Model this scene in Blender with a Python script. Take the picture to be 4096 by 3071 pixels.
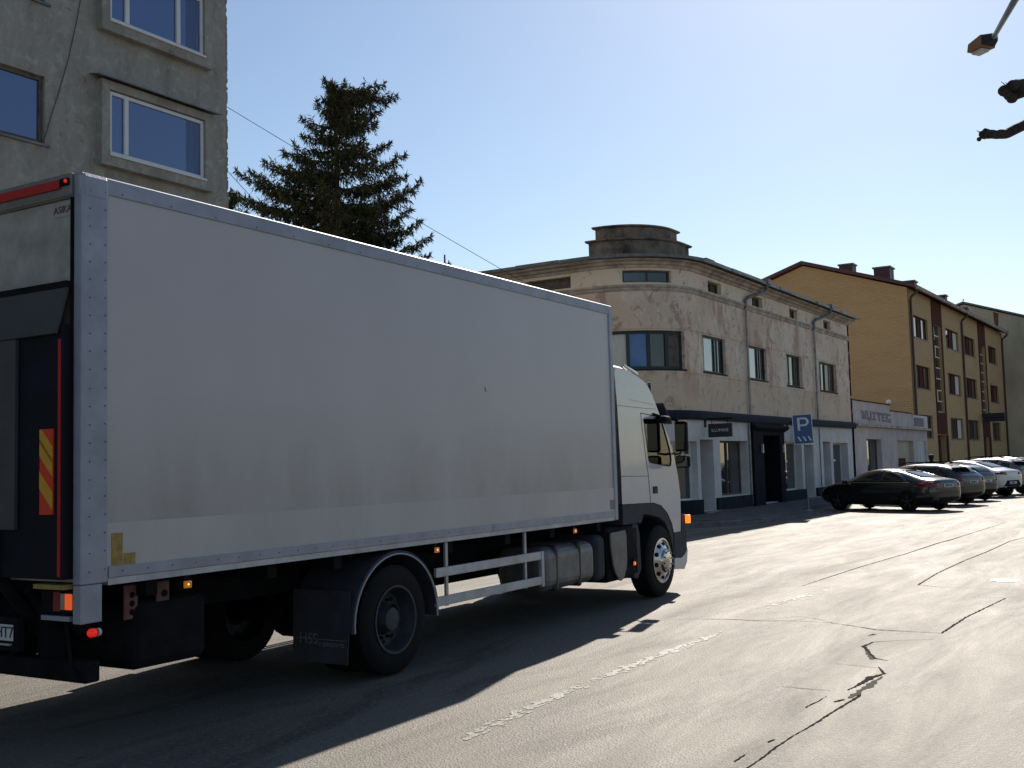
import bpy, bmesh, math, random
from mathutils import Vector, Matrix
from mathutils.geometry import tessellate_polygon
from mathutils.bvhtree import BVHTree
random.seed(7)
R = math.radians
sc = bpy.context.scene
for o in list(bpy.data.objects): bpy.data.objects.remove(o)
COL = sc.collection

# ------------------------------------------------------------------ camera, sky, sun, exposure
# world: +Y runs along the street, -X is the far (left) side of the street, camera above the origin
FPX, PITCH, ROLL, CAMH, AL = 4350.0, R(4.33), R(1.55), 1.85, R(32.0)
_fh = Vector((-math.sin(AL), math.cos(AL), 0)); _rt = Vector((math.cos(AL), math.sin(AL), 0)); _up = Vector((0, 0, 1))
FW = _fh*math.cos(PITCH) + _up*math.sin(PITCH); _u = _up*math.cos(PITCH) - _fh*math.sin(PITCH)
CR = _rt*math.cos(ROLL) - _u*math.sin(ROLL); CU = _u*math.cos(ROLL) + _rt*math.sin(ROLL)
CAM = Vector((0, 0, CAMH))
cd = bpy.data.cameras.new('camera'); cam = bpy.data.objects.new('camera', cd); COL.objects.link(cam)
cd.sensor_width = 36; cd.lens = 36*FPX/4096; cd.clip_end = 3000; cd.clip_start = .05
cam.matrix_world = Matrix(((CR.x, CU.x, -FW.x, 0), (CR.y, CU.y, -FW.y, 0), (CR.z, CU.z, -FW.z, CAMH), (0, 0, 0, 1)))
sc.camera = cam
SUN_AZ, SUN_EL = R(13.2), R(35.5)          # azimuth to the left of the street direction (+Y)
SUN_STR, SKY_STR, EXPO = 5.0, 0.071, 0.63
w = bpy.data.worlds.new('World'); sc.world = w; w.use_nodes = True
nt = w.node_tree; bg = nt.nodes['Background']
sky = nt.nodes.new('ShaderNodeTexSky'); sky.sky_type = 'NISHITA'; sky.sun_disc = False
sky.sun_elevation = SUN_EL; sky.sun_rotation = -SUN_AZ
sky.air_density = 1.1; sky.dust_density = 0.35; sky.ozone_density = 2.2; sky.altitude = 0
nt.links.new(sky.outputs[0], bg.inputs[0]); bg.inputs[1].default_value = SKY_STR
ld = bpy.data.lights.new('sun', 'SUN'); ld.energy = SUN_STR; ld.angle = R(.53); ld.color = (1, .92, .82)
sun = bpy.data.objects.new('sun', ld); COL.objects.link(sun)
SD = Vector((-math.sin(SUN_AZ)*math.cos(SUN_EL), math.cos(SUN_AZ)*math.cos(SUN_EL), math.sin(SUN_EL)))
sun.rotation_euler = SD.to_track_quat('Z', 'Y').to_euler(); sun.location = SD*60
vs = sc.view_settings; vs.view_transform = 'Standard'; vs.look = 'None'; vs.exposure = EXPO; vs.gamma = 1
sc.render.resolution_x = 1024; sc.render.resolution_y = 767

def ray(x, y): return FW + CR*((x-2048)/FPX) - CU*((y-1535.5)/FPX)
def ground(x, y, z=0.0):
    d = ray(x, y); return CAM + d*((z-CAMH)/d.z)
def onx(x, y, X):
    d = ray(x, y); return CAM + d*(X/d.x)

# ------------------------------------------------------------------ materials
def N(nt, t, **k):
    n = nt.nodes.new(t)
    for a, b in k.items(): setattr(n, a, b)
    return n
def mat(name, col, rough=.6, metal=0., spec=.5, var=.12, vscale=3., bump=0., bscale=40., col2=None, emit=None, estr=0., stretch=(1, 1, 1), coat=0.):
    m = bpy.data.materials.new(name); m.use_nodes = True; t = m.node_tree; b = t.nodes['Principled BSDF']
    L = t.links.new
    tc = N(t, 'ShaderNodeTexCoord'); mp = N(t, 'ShaderNodeMapping'); mp.inputs['Scale'].default_value = stretch
    L(tc.outputs['Object'], mp.inputs[0])
    no = N(t, 'ShaderNodeTexNoise'); no.inputs['Scale'].default_value = vscale; no.inputs['Detail'].default_value = 6; no.inputs['Roughness'].default_value = .65
    L(mp.outputs[0], no.inputs['Vector'])
    cr = N(t, 'ShaderNodeValToRGB')
    c2 = col2 if col2 else tuple(max(0, c*(1-2*var)) for c in col)
    c1 = col if col2 else tuple(min(1, c*(1+var)) for c in col)
    cr.color_ramp.elements[0].color = (*c2, 1); cr.color_ramp.elements[1].color = (*c1, 1)
    cr.color_ramp.elements[0].position = .3; cr.color_ramp.elements[1].position = .7
    L(no.outputs['Fac'], cr.inputs[0]); L(cr.outputs[0], b.inputs['Base Color'])
    b.inputs['Roughness'].default_value = rough; b.inputs['Metallic'].default_value = metal
    b.inputs['Specular IOR Level'].default_value = spec
    if coat: b.inputs['Coat Weight'].default_value = coat; b.inputs['Coat Roughness'].default_value = .06
    if bump:
        n2 = N(t, 'ShaderNodeTexNoise'); n2.inputs['Scale'].default_value = bscale; n2.inputs['Detail'].default_value = 5
        L(tc.outputs['Object'], n2.inputs['Vector'])
        bp = N(t, 'ShaderNodeBump'); bp.inputs['Strength'].default_value = bump; bp.inputs['Distance'].default_value = .02
        L(n2.outputs['Fac'], bp.inputs['Height']); L(bp.outputs[0], b.inputs['Normal'])
    if emit:
        b.inputs['Emission Color'].default_value = (*emit, 1); b.inputs['Emission Strength'].default_value = estr
    return m
def mixn(t, f, a, b, typ='MIX'):
    n = N(t, 'ShaderNodeMix', data_type='RGBA', blend_type=typ)
    for i, v in ((0, f), (6, a), (7, b)):
        if isinstance(v, (int, float)): n.inputs[i].default_value = v
        elif isinstance(v, tuple): n.inputs[i].default_value = (*v, 1)
        else: t.links.new(v, n.inputs[i])
    return n.outputs[2]
def noise(t, vec, scale, detail=5, rough=.6, dist=0):
    n = N(t, 'ShaderNodeTexNoise'); n.inputs['Scale'].default_value = scale; n.inputs['Detail'].default_value = detail
    n.inputs['Roughness'].default_value = rough; n.inputs['Distortion'].default_value = dist
    if vec is not None: t.links.new(vec, n.inputs['Vector'])
    return n.outputs['Fac']
def ramp(t, v, p0, p1, c0=(0, 0, 0), c1=(1, 1, 1)):
    n = N(t, 'ShaderNodeValToRGB'); n.color_ramp.elements[0].position = p0; n.color_ramp.elements[1].position = p1
    n.color_ramp.elements[0].color = (*c0, 1); n.color_ramp.elements[1].color = (*c1, 1)
    t.links.new(v, n.inputs[0]); return n.outputs[0]
def mapping(t, scale):
    tc = N(t, 'ShaderNodeTexCoord'); mp = N(t, 'ShaderNodeMapping'); mp.inputs['Scale'].default_value = scale
    t.links.new(tc.outputs['Object'], mp.inputs[0]); return mp.outputs[0]
def newmat(name, rough):
    m = bpy.data.materials.new(name); m.use_nodes = True; t = m.node_tree; b = t.nodes['Principled BSDF']
    b.inputs['Roughness'].default_value = rough; return m, t, b
def bumpto(t, b, h, s, d=.02):
    bp = N(t, 'ShaderNodeBump'); bp.inputs['Strength'].default_value = s; bp.inputs['Distance'].default_value = d
    t.links.new(h, bp.inputs['Height']); t.links.new(bp.outputs[0], b.inputs['Normal'])

def asphalt_mat():
    m, t, b = newmat('asphalt', .62); L = t.links.new
    o = mapping(t, (1, 1, 1))
    big = noise(t, o, .35, 5, .6, .4); mid = noise(t, mapping(t, (1.6, .30, 1)), 1.0, 7, .72, .6); fine = noise(t, o, 55, 3, .8)
    v = N(t, 'ShaderNodeTexVoronoi'); v.inputs['Scale'].default_value = 62; L(o, v.inputs['Vector'])
    c = mixn(t, ramp(t, big, .35, .7), (.080, .073, .063), (.112, .102, .087))
    c = mixn(t, ramp(t, mid, .42, .75), c, (.115, .104, .089))
    c = mixn(t, ramp(t, v.outputs['Distance'], .08, .5), (.19, .168, .135), c)
    pt = ramp(t, noise(t, mapping(t, (.9, .22, 1)), .9, 6, .7, .8), .50, .60)      # old resurfacing patches, darker and duller
    c = mixn(t, pt, c, (.050, .046, .041))
    c = mixn(t, ramp(t, noise(t, o, 2.6, 6, .75, .9), .62, .72), c, (.040, .036, .032))   # oil and dirt spots
    c = mixn(t, ramp(t, noise(t, o, 22, 4, .8), .52, .70), c, (.20, .185, .16))            # exposed pale aggregate
    L(c, b.inputs['Base Color'])
    rr = N(t, 'ShaderNodeMapRange'); rr.inputs[1].default_value = .3; rr.inputs[2].default_value = .7; rr.inputs[3].default_value = .66; rr.inputs[4].default_value = .80; b.inputs['Specular IOR Level'].default_value = .62; b.inputs['Specular Tint'].default_value = (1, .94, .85, 1)
    L(mid, rr.inputs[0]); L(rr.outputs[0], b.inputs['Roughness'])
    h = N(t, 'ShaderNodeMath', operation='ADD'); L(fine, h.inputs[0]); L(v.outputs['Distance'], h.inputs[1])
    bumpto(t, b, h.outputs[0], .5, .011)
    return m
def plaster_old():
    # cream-pink lime render, patches fallen off, rain streaks, soot spots
    m, t, b = newmat('flaking_plaster', .9); L = t.links.new
    o = mapping(t, (1, 1, 1)); st = mapping(t, (1.2, 1.2, .7))
    n1 = noise(t, o, .55, 6, .6, .6); n2 = noise(t, st, 1.1, 6, .65, .5); n3 = noise(t, o, 3.2, 7, .7, 1.0)
    c = mixn(t, ramp(t, n1, .38, .62), (.63, .475, .36), (.74, .61, .48))
    c = mixn(t, ramp(t, n2, .52, .60), c, (.52, .33, .245))
    c = mixn(t, ramp(t, n3, .60, .66), c, (.34, .235, .18))
    c = mixn(t, ramp(t, noise(t, st, 2.5, 5, .7), .60, .72), c, (.80, .70, .57))
    c = mixn(t, ramp(t, noise(t, o, 11, 3, .8), .70, .76), c, (.16, .12, .10))
    tc = N(t, 'ShaderNodeTexCoord'); sp = N(t, 'ShaderNodeSeparateXYZ'); L(tc.outputs['Object'], sp.inputs[0])
    wz = N(t, 'ShaderNodeMath', operation='MULTIPLY_ADD'); L(n1, wz.inputs[0]); wz.inputs[1].default_value = .5; L(sp.outputs['Z'], wz.inputs[2])
    at = N(t, 'ShaderNodeMapRange'); at.inputs[1].default_value = 7.45; at.inputs[2].default_value = 7.55; L(wz.outputs[0], at.inputs[0])
    lo = N(t, 'ShaderNodeMapRange'); lo.inputs[1].default_value = 5.0; lo.inputs[2].default_value = 4.75; L(wz.outputs[0], lo.inputs[0])
    ml = N(t, 'ShaderNodeMath', operation='MULTIPLY'); L(at.outputs[0], ml.inputs[0]); ml.inputs[1].default_value = .72
    m2 = N(t, 'ShaderNodeMath', operation='MULTIPLY'); L(lo.outputs[0], m2.inputs[0]); m2.inputs[1].default_value = .6
    c = mixn(t, ml.outputs[0], c, (.80, .66, .51)); c = mixn(t, m2.outputs[0], c, (.60, .45, .31))
    n5 = noise(t, mapping(t, (1, 1, .8)), 1.7, 7, .72, 1.4)
    c = mixn(t, ramp(t, n5, .575, .605), c, (.45, .31, .24))
    c = mixn(t, ramp(t, noise(t, o, 1.9, 7, .75, 1.8), .62, .65), c, (.74, .64, .52))
    L(c, b.inputs['Base Color']); bumpto(t, b, n3, .5, .03); return m
def concrete_old():
    m, t, b = newmat('rough_cast_render', .95); L = t.links.new
    o = mapping(t, (1, 1, 1)); st = mapping(t, (1.6, 1.6, .5))
    n1 = noise(t, st, .9, 7, .7, .8); n2 = noise(t, o, 4.5, 7, .72, .4); n3 = noise(t, o, 16, 5, .75)
    c = mixn(t, ramp(t, n1, .36, .64), (.27, .245, .205), (.38, .355, .31))
    c = mixn(t, ramp(t, n2, .5, .68), c, (.43, .41, .37))
    c = mixn(t, ramp(t, noise(t, o, 2.2, 5, .7, 1.2), .58, .72), c, (.20, .175, .14))
    c = mixn(t, ramp(t, n3, .66, .74), c, (.10, .085, .07))
    L(c, b.inputs['Base Color'])
    h = N(t, 'ShaderNodeMath', operation='ADD'); L(n2, h.inputs[0]); L(n3, h.inputs[1]); bumpto(t, b, h.outputs[0], .9, .035); return m
def white_box():
    # painted GRP panel of the cargo box with road grime rising from below
    m, t, b = newmat('box_panel_white', .38); L = t.links.new
    o = mapping(t, (1, 1, 1)); tc = N(t, 'ShaderNodeTexCoord'); sp = N(t, 'ShaderNodeSeparateXYZ'); L(tc.outputs['Object'], sp.inputs[0])
    mr = N(t, 'ShaderNodeMapRange'); mr.inputs[1].default_value = 2.45; mr.inputs[2].default_value = 1.62; L(sp.outputs['Z'], mr.inputs[0])
    st = noise(t, mapping(t, (3, 1.6, .5)), 1.1, 6, .65)
    mu = N(t, 'ShaderNodeMath', operation='MULTIPLY'); L(mr.outputs[0], mu.inputs[0]); L(ramp(t, st, .2, .9), mu.inputs[1])
    c = mixn(t, ramp(t, noise(t, o, .8, 5), .3, .7), (.44, .405, .41), (.475, .44, .445))
    c = mixn(t, mu.outputs[0], c, (.27, .23, .185))
    sm = noise(t, mapping(t, (1, 9, .5)), 2.2, 6, .7)
    c = mixn(t, ramp(t, sm, .66, .8), c, (.33, .32, .305))
    L(c, b.inputs['Base Color']); bumpto(t, b, noise(t, o, 1.1, 2), .08, .02); return m
def brick_yellow():
    m, t, b = newmat('yellow_brick', .85); L = t.links.new
    tc = N(t, 'ShaderNodeTexCoord'); sp = N(t, 'ShaderNodeSeparateXYZ'); L(tc.outputs['Object'], sp.inputs[0])
    ad = N(t, 'ShaderNodeMath', operation='ADD'); L(sp.outputs['X'], ad.inputs[0]); L(sp.outputs['Y'], ad.inputs[1])
    cb = N(t, 'ShaderNodeCombineXYZ'); L(ad.outputs[0], cb.inputs[0]); L(sp.outputs['Z'], cb.inputs[1])
    br = N(t, 'ShaderNodeTexBrick'); br.inputs['Scale'].default_value = 1; br.inputs['Brick Width'].default_value = .42; br.inputs['Row Height'].default_value = .14
    br.inputs['Mortar Size'].default_value = .018; br.inputs['Color1'].default_value = (.53, .345, .155, 1); br.inputs['Color2'].default_value = (.46, .295, .13, 1); br.inputs['Mortar'].default_value = (.34, .215, .10, 1)
    L(cb.outputs[0], br.inputs['Vector'])
    c = mixn(t, ramp(t, noise(t, mapping(t, (.4, .4, 1.5)), 1.0, 6), .35, .7), br.outputs['Color'], (.49, .325, .155))
    L(c, b.inputs['Base Color']); bumpto(t, b, br.outputs['Fac'], -.4, .02); return m
def glass_dark(name, tint=(.012, .016, .02), rough=.02, ior=1.6, wob=.015):
    m, t, b = newmat(name, rough); b.inputs['Base Color'].default_value = (*tint, 1); b.inputs['IOR'].default_value = ior
    b.inputs['Specular IOR Level'].default_value = .7
    if wob: bumpto(t, b, noise(t, mapping(t, (1, 1, 1)), 1.3, 1), wob, .1)
    return m
def glass_clear(name, tint=(.75, .9, .82), mixf=.12):
    m = bpy.data.materials.new(name); m.use_nodes = True; t = m.node_tree; t.nodes.clear(); L = t.links.new
    out = N(t, 'ShaderNodeOutputMaterial'); tr = N(t, 'ShaderNodeBsdfTransparent'); tr.inputs[0].default_value = (*tint, 1)
    gl = N(t, 'ShaderNodeBsdfGlossy'); gl.inputs['Roughness'].default_value = .02
    lw = N(t, 'ShaderNodeFresnel'); lw.inputs[0].default_value = 1.5
    mx = N(t, 'ShaderNodeMixShader'); L(lw.outputs[0], mx.inputs[0]); L(tr.outputs[0], mx.inputs[1]); L(gl.outputs[0], mx.inputs[2]); L(mx.outputs[0], out.inputs[0])
    return m

M = dict(
 asphalt=asphalt_mat(), oldplaster=plaster_old(), concrete=concrete_old(), boxwhite=white_box(), ybrick=brick_yellow(),
 earth=mat('earth', (.13, .115, .085), .95, var=.3, vscale=.5, bump=.5, bscale=8),
 paving=mat('pavement_concrete', (.10, .096, .095), .9, spec=.3, var=.22, vscale=2.5, bump=.35, bscale=30),
 kerb=mat('kerb_stone', (.14, .135, .13), .8, var=.25, vscale=5, bump=.4, bscale=25),
 crack=mat('crack_shade', (.022, .020, .018), 1., spec=.05, var=.3, vscale=30),
 gravel=mat('loose_grit', (.07, .06, .045), .95, spec=.2, var=.35, vscale=40, bump=.8, bscale=60),
 wornpaint=mat('worn_road_paint', (.15, .137, .115), .69, spec=.85, var=.3, vscale=12, bump=.3),
 boxlow=mat('box_panel_lower', (.44, .405, .395), .42, var=.06, vscale=1.5, stretch=(1, 1, .3)),
 alu=mat('aluminium_profile', (.30, .31, .36), .5, .3, var=.12, vscale=2.5, bump=.05),
 aluw=mat('aluminium_guard', (.42, .42, .44), .5, .4, var=.15, vscale=4),
 rivet=mat('rivet', (.10, .10, .11), .5, .6),
 cabw=mat('cab_white_paint', (.46, .46, .48), .25, coat=.6, var=.04, vscale=1.2),
 cabgrey=mat('cab_grey_plastic', (.038, .038, .048), .7, spec=.25, var=.15, vscale=6),
 black=mat('black_rubber', (.007, .007, .008), .8, spec=.2, var=.25, vscale=8),
 chassis=mat('chassis_black', (.008, .008, .010), .85, spec=.15, var=.35, vscale=5),
 navy=mat('tail_lift_navy', (.006, .007, .013), .7, spec=.2, var=.3, vscale=3),
 grill=mat('flap_grey', (.055, .055, .057), .65, var=.15, vscale=3),
 doorwht=mat('rear_door_dirty', (.33, .31, .28), .6, var=.18, vscale=4),
 header=mat('rear_header_grey', (.20, .19, .18), .6, .2, var=.15, vscale=4),
 redtape=mat('red_reflective', (.42, .012, .012), .4, var=.12, vscale=10),
 redlamp=mat('red_lamp', (.6, .01, .01), .3, emit=(1, .03, .015), estr=.28),
 taillamp=mat('tail_lamp_lit', (.7, .1, .02), .3, emit=(1, .14, .02), estr=.32),
 lampred_off=mat('tail_lamp_red', (.20, .012, .010), .25, coat=.5),
 amber=mat('amber_marker', (.62, .17, .02), .35, var=.15, vscale=30, emit=(1, .3, .03), estr=.12),
 amberlit=mat('amber_indicator_lit', (.9, .25, .02), .3, emit=(1, .16, .01), estr=1.3),
 ambereye=mat('amber_bulb', (1, .5, .1), .3, emit=(1, .45, .08), estr=2.2),
 chevyel=mat('reflective_yellow', (.62, .30, .02), .5, var=.08, vscale=20), chevred=mat('reflective_red', (.66, .045, .012), .45, var=.08, vscale=20),
 labyel=mat('yellow_sticker', (.33, .215, .05), .6, var=.2, vscale=25),
 brown=mat('rusty_red_plate', (.16, .065, .05), .7, var=.25, vscale=12),
 lettergrey=mat('flap_lettering', (.16, .16, .17), .7, var=.3, vscale=30),
 platewhite=mat('number_plate', (.55, .55, .54), .5, var=.06, vscale=15), plateblack=mat('plate_characters', (.015, .015, .015), .6),
 chrome=mat('polished_steel', (.50, .48, .45), .2, 1., var=.05), rimdark=mat('wheel_rim_grey', (.045, .045, .055), .6, .3, var=.25, vscale=10),
 tank=mat('fuel_tank', (.14, .135, .135), .5, .35, var=.2, vscale=6, bump=.1, bscale=6), strap=mat('tank_strap', (.05, .05, .055), .5, .4),
 seat=mat('cab_seat', (.11, .15, .13), .8), curtain=mat('cab_curtain_green', (.42, .62, .52), .8, var=.25, vscale=8),
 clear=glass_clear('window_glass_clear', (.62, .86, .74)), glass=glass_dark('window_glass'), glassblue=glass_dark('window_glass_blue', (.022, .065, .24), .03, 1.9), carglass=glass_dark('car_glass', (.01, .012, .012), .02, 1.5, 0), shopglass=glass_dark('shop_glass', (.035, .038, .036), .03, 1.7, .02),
 mirror=mat('mirror_glass', (.16, .17, .19), .05, 1., var=0),
 dimcurtain=mat('curtain_behind_glass', (.075, .11, .24), .12, var=.2, vscale=3, stretch=(6, 6, .3)), skypane=mat('sky_reflection_pane', (.05, .14, .36), .08, var=.08), glassbright=glass_dark('window_glass_bright', (.10, .13, .16), .02, 2.3),  # corner window's blue pane: sky reflection painted into its base colour
 pvc=mat('white_window_frame', (.66, .66, .66), .45, var=.06), pvcdark=mat('dark_green_frame', (.018, .028, .032), .5, var=.2), woodold=mat('weathered_wood', (.12, .10, .075), .8, var=.3, vscale=6), curtainw=mat('white_blind', (.62, .60, .53), .85, var=.12, vscale=5, stretch=(8, 8, .6)),
 fascia=mat('dark_blue_fascia', (.018, .022, .036), .8, spec=.2, var=.2, vscale=3), portal=mat('black_portal', (.008, .008, .013), .85, spec=.15, var=.3, vscale=4),
 whitewall=mat('whitewashed_wall', (.60, .57, .55), .9, var=.1, vscale=1.5, bump=.2, bscale=12), pinkwall=mat('pale_pink_wall', (.52, .44, .42), .9, var=.12, vscale=1.2, bump=.2, bscale=12),
 plinth=mat('dark_plinth', (.014, .017, .026), .85, spec=.2, var=.25, vscale=4),
 roofmetal=mat('grey_roof_sheet', (.16, .17, .18), .5, .4, var=.25, vscale=3), cornice=mat('stone_cornice', (.47, .39, .32), .9, var=.3, vscale=2.2, bump=.4, bscale=10),
 turret=mat('sooty_parapet', (.19, .15, .12), .9, var=.4, vscale=2.2, bump=.4, bscale=10), pipe=mat('zinc_downpipe', (.30, .29, .28), .5, .5, var=.25, vscale=5), pipebrown=mat('brown_downpipe', (.055, .03, .026), .5, var=.2),
 signnavy=mat('navy_sign_board', (.012, .013, .024), .5), signwht=mat('sign_lettering', (.60, .61, .60), .6), signblue=mat('blue_road_sign', (.008, .055, .19), .4, var=.05), signgrey=mat('galvanised_steel', (.22, .225, .23), .5, .5, var=.15),
 maroon=mat('maroon_panel', (.105, .032, .027), .9, spec=.1, var=.15, vscale=2), maroonroof=mat('maroon_roof', (.10, .038, .04), .6, .1, var=.15), olive=mat('olive_render', (.50, .44, .30), .9, var=.14, vscale=.7, stretch=(1, 1, .4), bump=.2, bscale=6), rust=mat('rust_streak', (.22, .085, .03), .9, var=.3, vscale=4),
 graf=mat('faded_mural_paint', (.25, .20, .215), .9, var=.25, vscale=8),
 bark=mat('bark', (.055, .042, .032), .95, var=.35, vscale=9, bump=.9, bscale=20), needle=mat('spruce_needles', (.022, .038, .018), .8, spec=.25, col2=(.070, .062, .028), vscale=1.6),
 lampor=mat('lamp_orange', (.30, .15, .06), .5, var=.1), lampgl=mat('lamp_diffuser', (.62, .60, .56), .3), cable=mat('cable_black', (.02, .02, .022), .7),
 skin=mat('skin', (.42, .27, .2), .6), clothdark=mat('dark_clothing', (.015, .015, .018), .85), bird=mat('pigeon_grey', (.06, .065, .075), .8),
 castiron=mat('cast_iron', (.66, .66, .65), .42, .25, var=.15, vscale=12, bump=.2, bscale=60),  # near-white base colour stands in for sun glare on the cover
 steptile=mat('stone_step', (.24, .23, .215), .8, var=.2),
)
def carpaint(name, c, metal=.3, rough=.28): return mat(name, c, rough, metal, coat=.8, var=.05, vscale=1.5)

# ------------------------------------------------------------------ mesh helpers
class MB:
    def __init__(s): s.v = []; s.f = []; s.smooth = False
    def add(s, vs_, fs): n = len(s.v); s.v += [tuple(a) for a in vs_]; s.f += [tuple(i+n for i in f) for f in fs]; return s
    def box(s, x0, x1, y0, y1, z0, z1):
        return s.add([(x0, y0, z0), (x1, y0, z0), (x1, y1, z0), (x0, y1, z0), (x0, y0, z1), (x1, y0, z1), (x1, y1, z1), (x0, y1, z1)],
                     [(3, 2, 1, 0), (4, 5, 6, 7), (0, 1, 5, 4), (1, 2, 6, 5), (2, 3, 7, 6), (3, 0, 4, 7)])
    def prism(s, poly, off, holes=()):
        """poly: 3D points in one plane (with holes), extruded by vector off"""
        off = Vector(off); rings = [[Vector(p) for p in poly]] + [[Vector(p) for p in h] for h in holes]
        tri = tessellate_polygon(rings); allp = [p for r_ in rings for p in r_]; n = len(allp)
        vs_ = allp + [p+off for p in allp]; fs = []
        nrm = Vector((0, 0, 0)); r0 = rings[0]
        for i in range(len(r0)): nrm += r0[i].cross(r0[(i+1) % len(r0)])
        flip = nrm.dot(off) > 0
        for a, b, c in tri:
            tn = (allp[b]-allp[a]).cross(allp[c]-allp[a])
            if tn.dot(off) > 0: a, c = c, a
            fs.append((a, b, c)); fs.append((c+n, b+n, a+n))
        st = 0
        for k, r_ in enumerate(rings):
            m_ = len(r_)
            area = Vector((0, 0, 0))
            for i in range(m_): area += r_[i].cross(r_[(i+1) % m_])
            ccw = area.dot(off) > 0
            outer = (k == 0)
            for i in range(m_):
                a, b = st+i, st+(i+1) % m_
                fs.append((a, b, b+n, a+n) if (ccw == outer) else (b, a, a+n, b+n))
            st += m_
        return s.add(vs_, fs)
    def tube(s, pts, rad, seg=8, cap=True):
        pts = [Vector(p) for p in pts]; rr = rad if isinstance(rad, (list, tuple)) else [rad]*len(pts)
        vs_ = []; fs = []; prev = None
        for i, p in enumerate(pts):
            d = (pts[min(i+1, len(pts)-1)]-pts[max(i-1, 0)]).normalized()
            if prev is None: a = d.orthogonal().normalized()
            else: a = (prev - d*prev.dot(d)).normalized()
            prev = a; b = d.cross(a)
            for k in range(seg):
                t_ = 2*math.pi*k/seg; vs_.append(p + (a*math.cos(t_)+b*math.sin(t_))*rr[i])
        for i in range(len(pts)-1):
            for k in range(seg):
                k2 = (k+1) % seg; fs.append((i*seg+k, i*seg+k2, (i+1)*seg+k2, (i+1)*seg+k))
        if cap: fs.append(tuple(range(seg))[::-1]); fs.append(tuple((len(pts)-1)*seg+k for k in range(seg)))
        return s.add(vs_, fs)
    def lathe(s, c, axis, prof, seg=24):
        """prof: (along axis, radius) list"""
        c = Vector(c); d = Vector(axis).normalized(); a = d.orthogonal().normalized(); b = d.cross(a); vs_ = []; fs = []
        for h, r_ in prof:
            for k in range(seg):
                t_ = 2*math.pi*k/seg; vs_.append(c + d*h + (a*math.cos(t_)+b*math.sin(t_))*max(r_, 1e-4))
        for i in range(len(prof)-1):
            for k in range(seg):
                k2 = (k+1) % seg; fs.append((i*seg+k, i*seg+k2, (i+1)*seg+k2, (i+1)*seg+k))
        return s.add(vs_, fs)
    def build(s, name, m, parent=None, smooth=False, bevel=0., seg=2, kind=None):
        me = bpy.data.meshes.new(name); me.from_pydata(s.v, [], s.f); me.update()
        me.materials.append(M[m] if isinstance(m, str) else m)
        if smooth:
            for p in me.polygons: p.use_smooth = True
            try: me.set_sharp_from_angle(angle=R(38))
            except Exception: pass
        o = bpy.data.objects.new(name, me); COL.objects.link(o)
        if parent is not None: o.parent = parent
        if bevel:
            md = o.modifiers.new('bevel', 'BEVEL'); md.width = bevel; md.segments = seg; md.limit_method = 'ANGLE'; md.angle_limit = R(35)
        if kind: o['kind'] = kind
        return o
def box(name, m, parent, x0, x1, y0, y1, z0, z1, bevel=0.): return MB().box(x0, x1, y0, y1, z0, z1).build(name, m, parent, bevel=bevel)
def tag(o, label, cat, group=None):
    o['label'] = label; o['category'] = cat
    if group: o['group'] = group
    return o
def empty(name, loc=(0, 0, 0), rz=0., label=None, cat=None, group=None):
    o = bpy.data.objects.new(name, None); COL.objects.link(o); o.location = loc; o.rotation_euler = (0, 0, rz); o.empty_display_size = .2
    if label: tag(o, label, cat, group)
    return o
def struct(o): o['kind'] = 'structure'; return o
def text_mesh(name, s, size, m, parent, mtx, extrude=.002, align='CENTER'):
    """flat lettering as a real thin mesh; mtx places text plane (x right, y up, z towards the reader)"""
    cu = bpy.data.curves.new(name, 'FONT'); cu.body = s; cu.size = size; cu.align_x = align; cu.align_y = 'CENTER'; cu.extrude = extrude; cu.resolution_u = 3
    to = bpy.data.objects.new(name, cu); COL.objects.link(to)
    dg = bpy.context.evaluated_depsgraph_get(); me = bpy.data.meshes.new_from_object(to.evaluated_get(dg)); bpy.data.objects.remove(to)
    me.transform(mtx); me.materials.clear(); me.materials.append(M[m]); o = bpy.data.objects.new(name, me); COL.objects.link(o); o.parent = parent
    return o
def frame_mtx(o, xr, yu): 
    xr = Vector(xr).normalized(); yu = Vector(yu).normalized(); z_ = xr.cross(yu)
    return Matrix(((xr.x, yu.x, z_.x, o[0]), (xr.y, yu.y, z_.y, o[1]), (xr.z, yu.z, z_.z, o[2]), (0, 0, 0, 1)))

# ---- wall with openings along a path
class Path:
    """polyline footprint path; u = arc length; outward normal to the right of travel when side=+1"""
    def __init__(s, pts, side=1):
        s.p = [Vector((a[0], a[1])) for a in pts]; s.side = side; s.u = [0.]
        for i in range(1, len(s.p)): s.u.append(s.u[-1] + (s.p[i]-s.p[i-1]).length)
        s.L = s.u[-1]
    def seg(s, u):
        for i in range(len(s.u)-1):
            if u <= s.u[i+1]+1e-6: return i
        return len(s.u)-2
    def at(s, u, d=0.):
        i = s.seg(u); t = (u-s.u[i])/(s.u[i+1]-s.u[i]); q = s.p[i].lerp(s.p[i+1], t)
        # offset by mitred normal
        return q + s.nrm(u)*d
    def nrm(s, u):
        i = s.seg(u); t = (u-s.u[i])/(s.u[i+1]-s.u[i])
        def sn(j):
            d = (s.p[j+1]-s.p[j]).normalized(); return Vector((d.y, -d.x))*s.side
        def vn(j):
            if j == 0: return sn(0)
            if j == len(s.p)-1: return sn(j-1)
            a = sn(j-1); b = sn(j); m_ = (a+b).normalized(); return m_/max(.3, m_.dot(a))
        return vn(i).lerp(vn(i+1), t)
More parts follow.
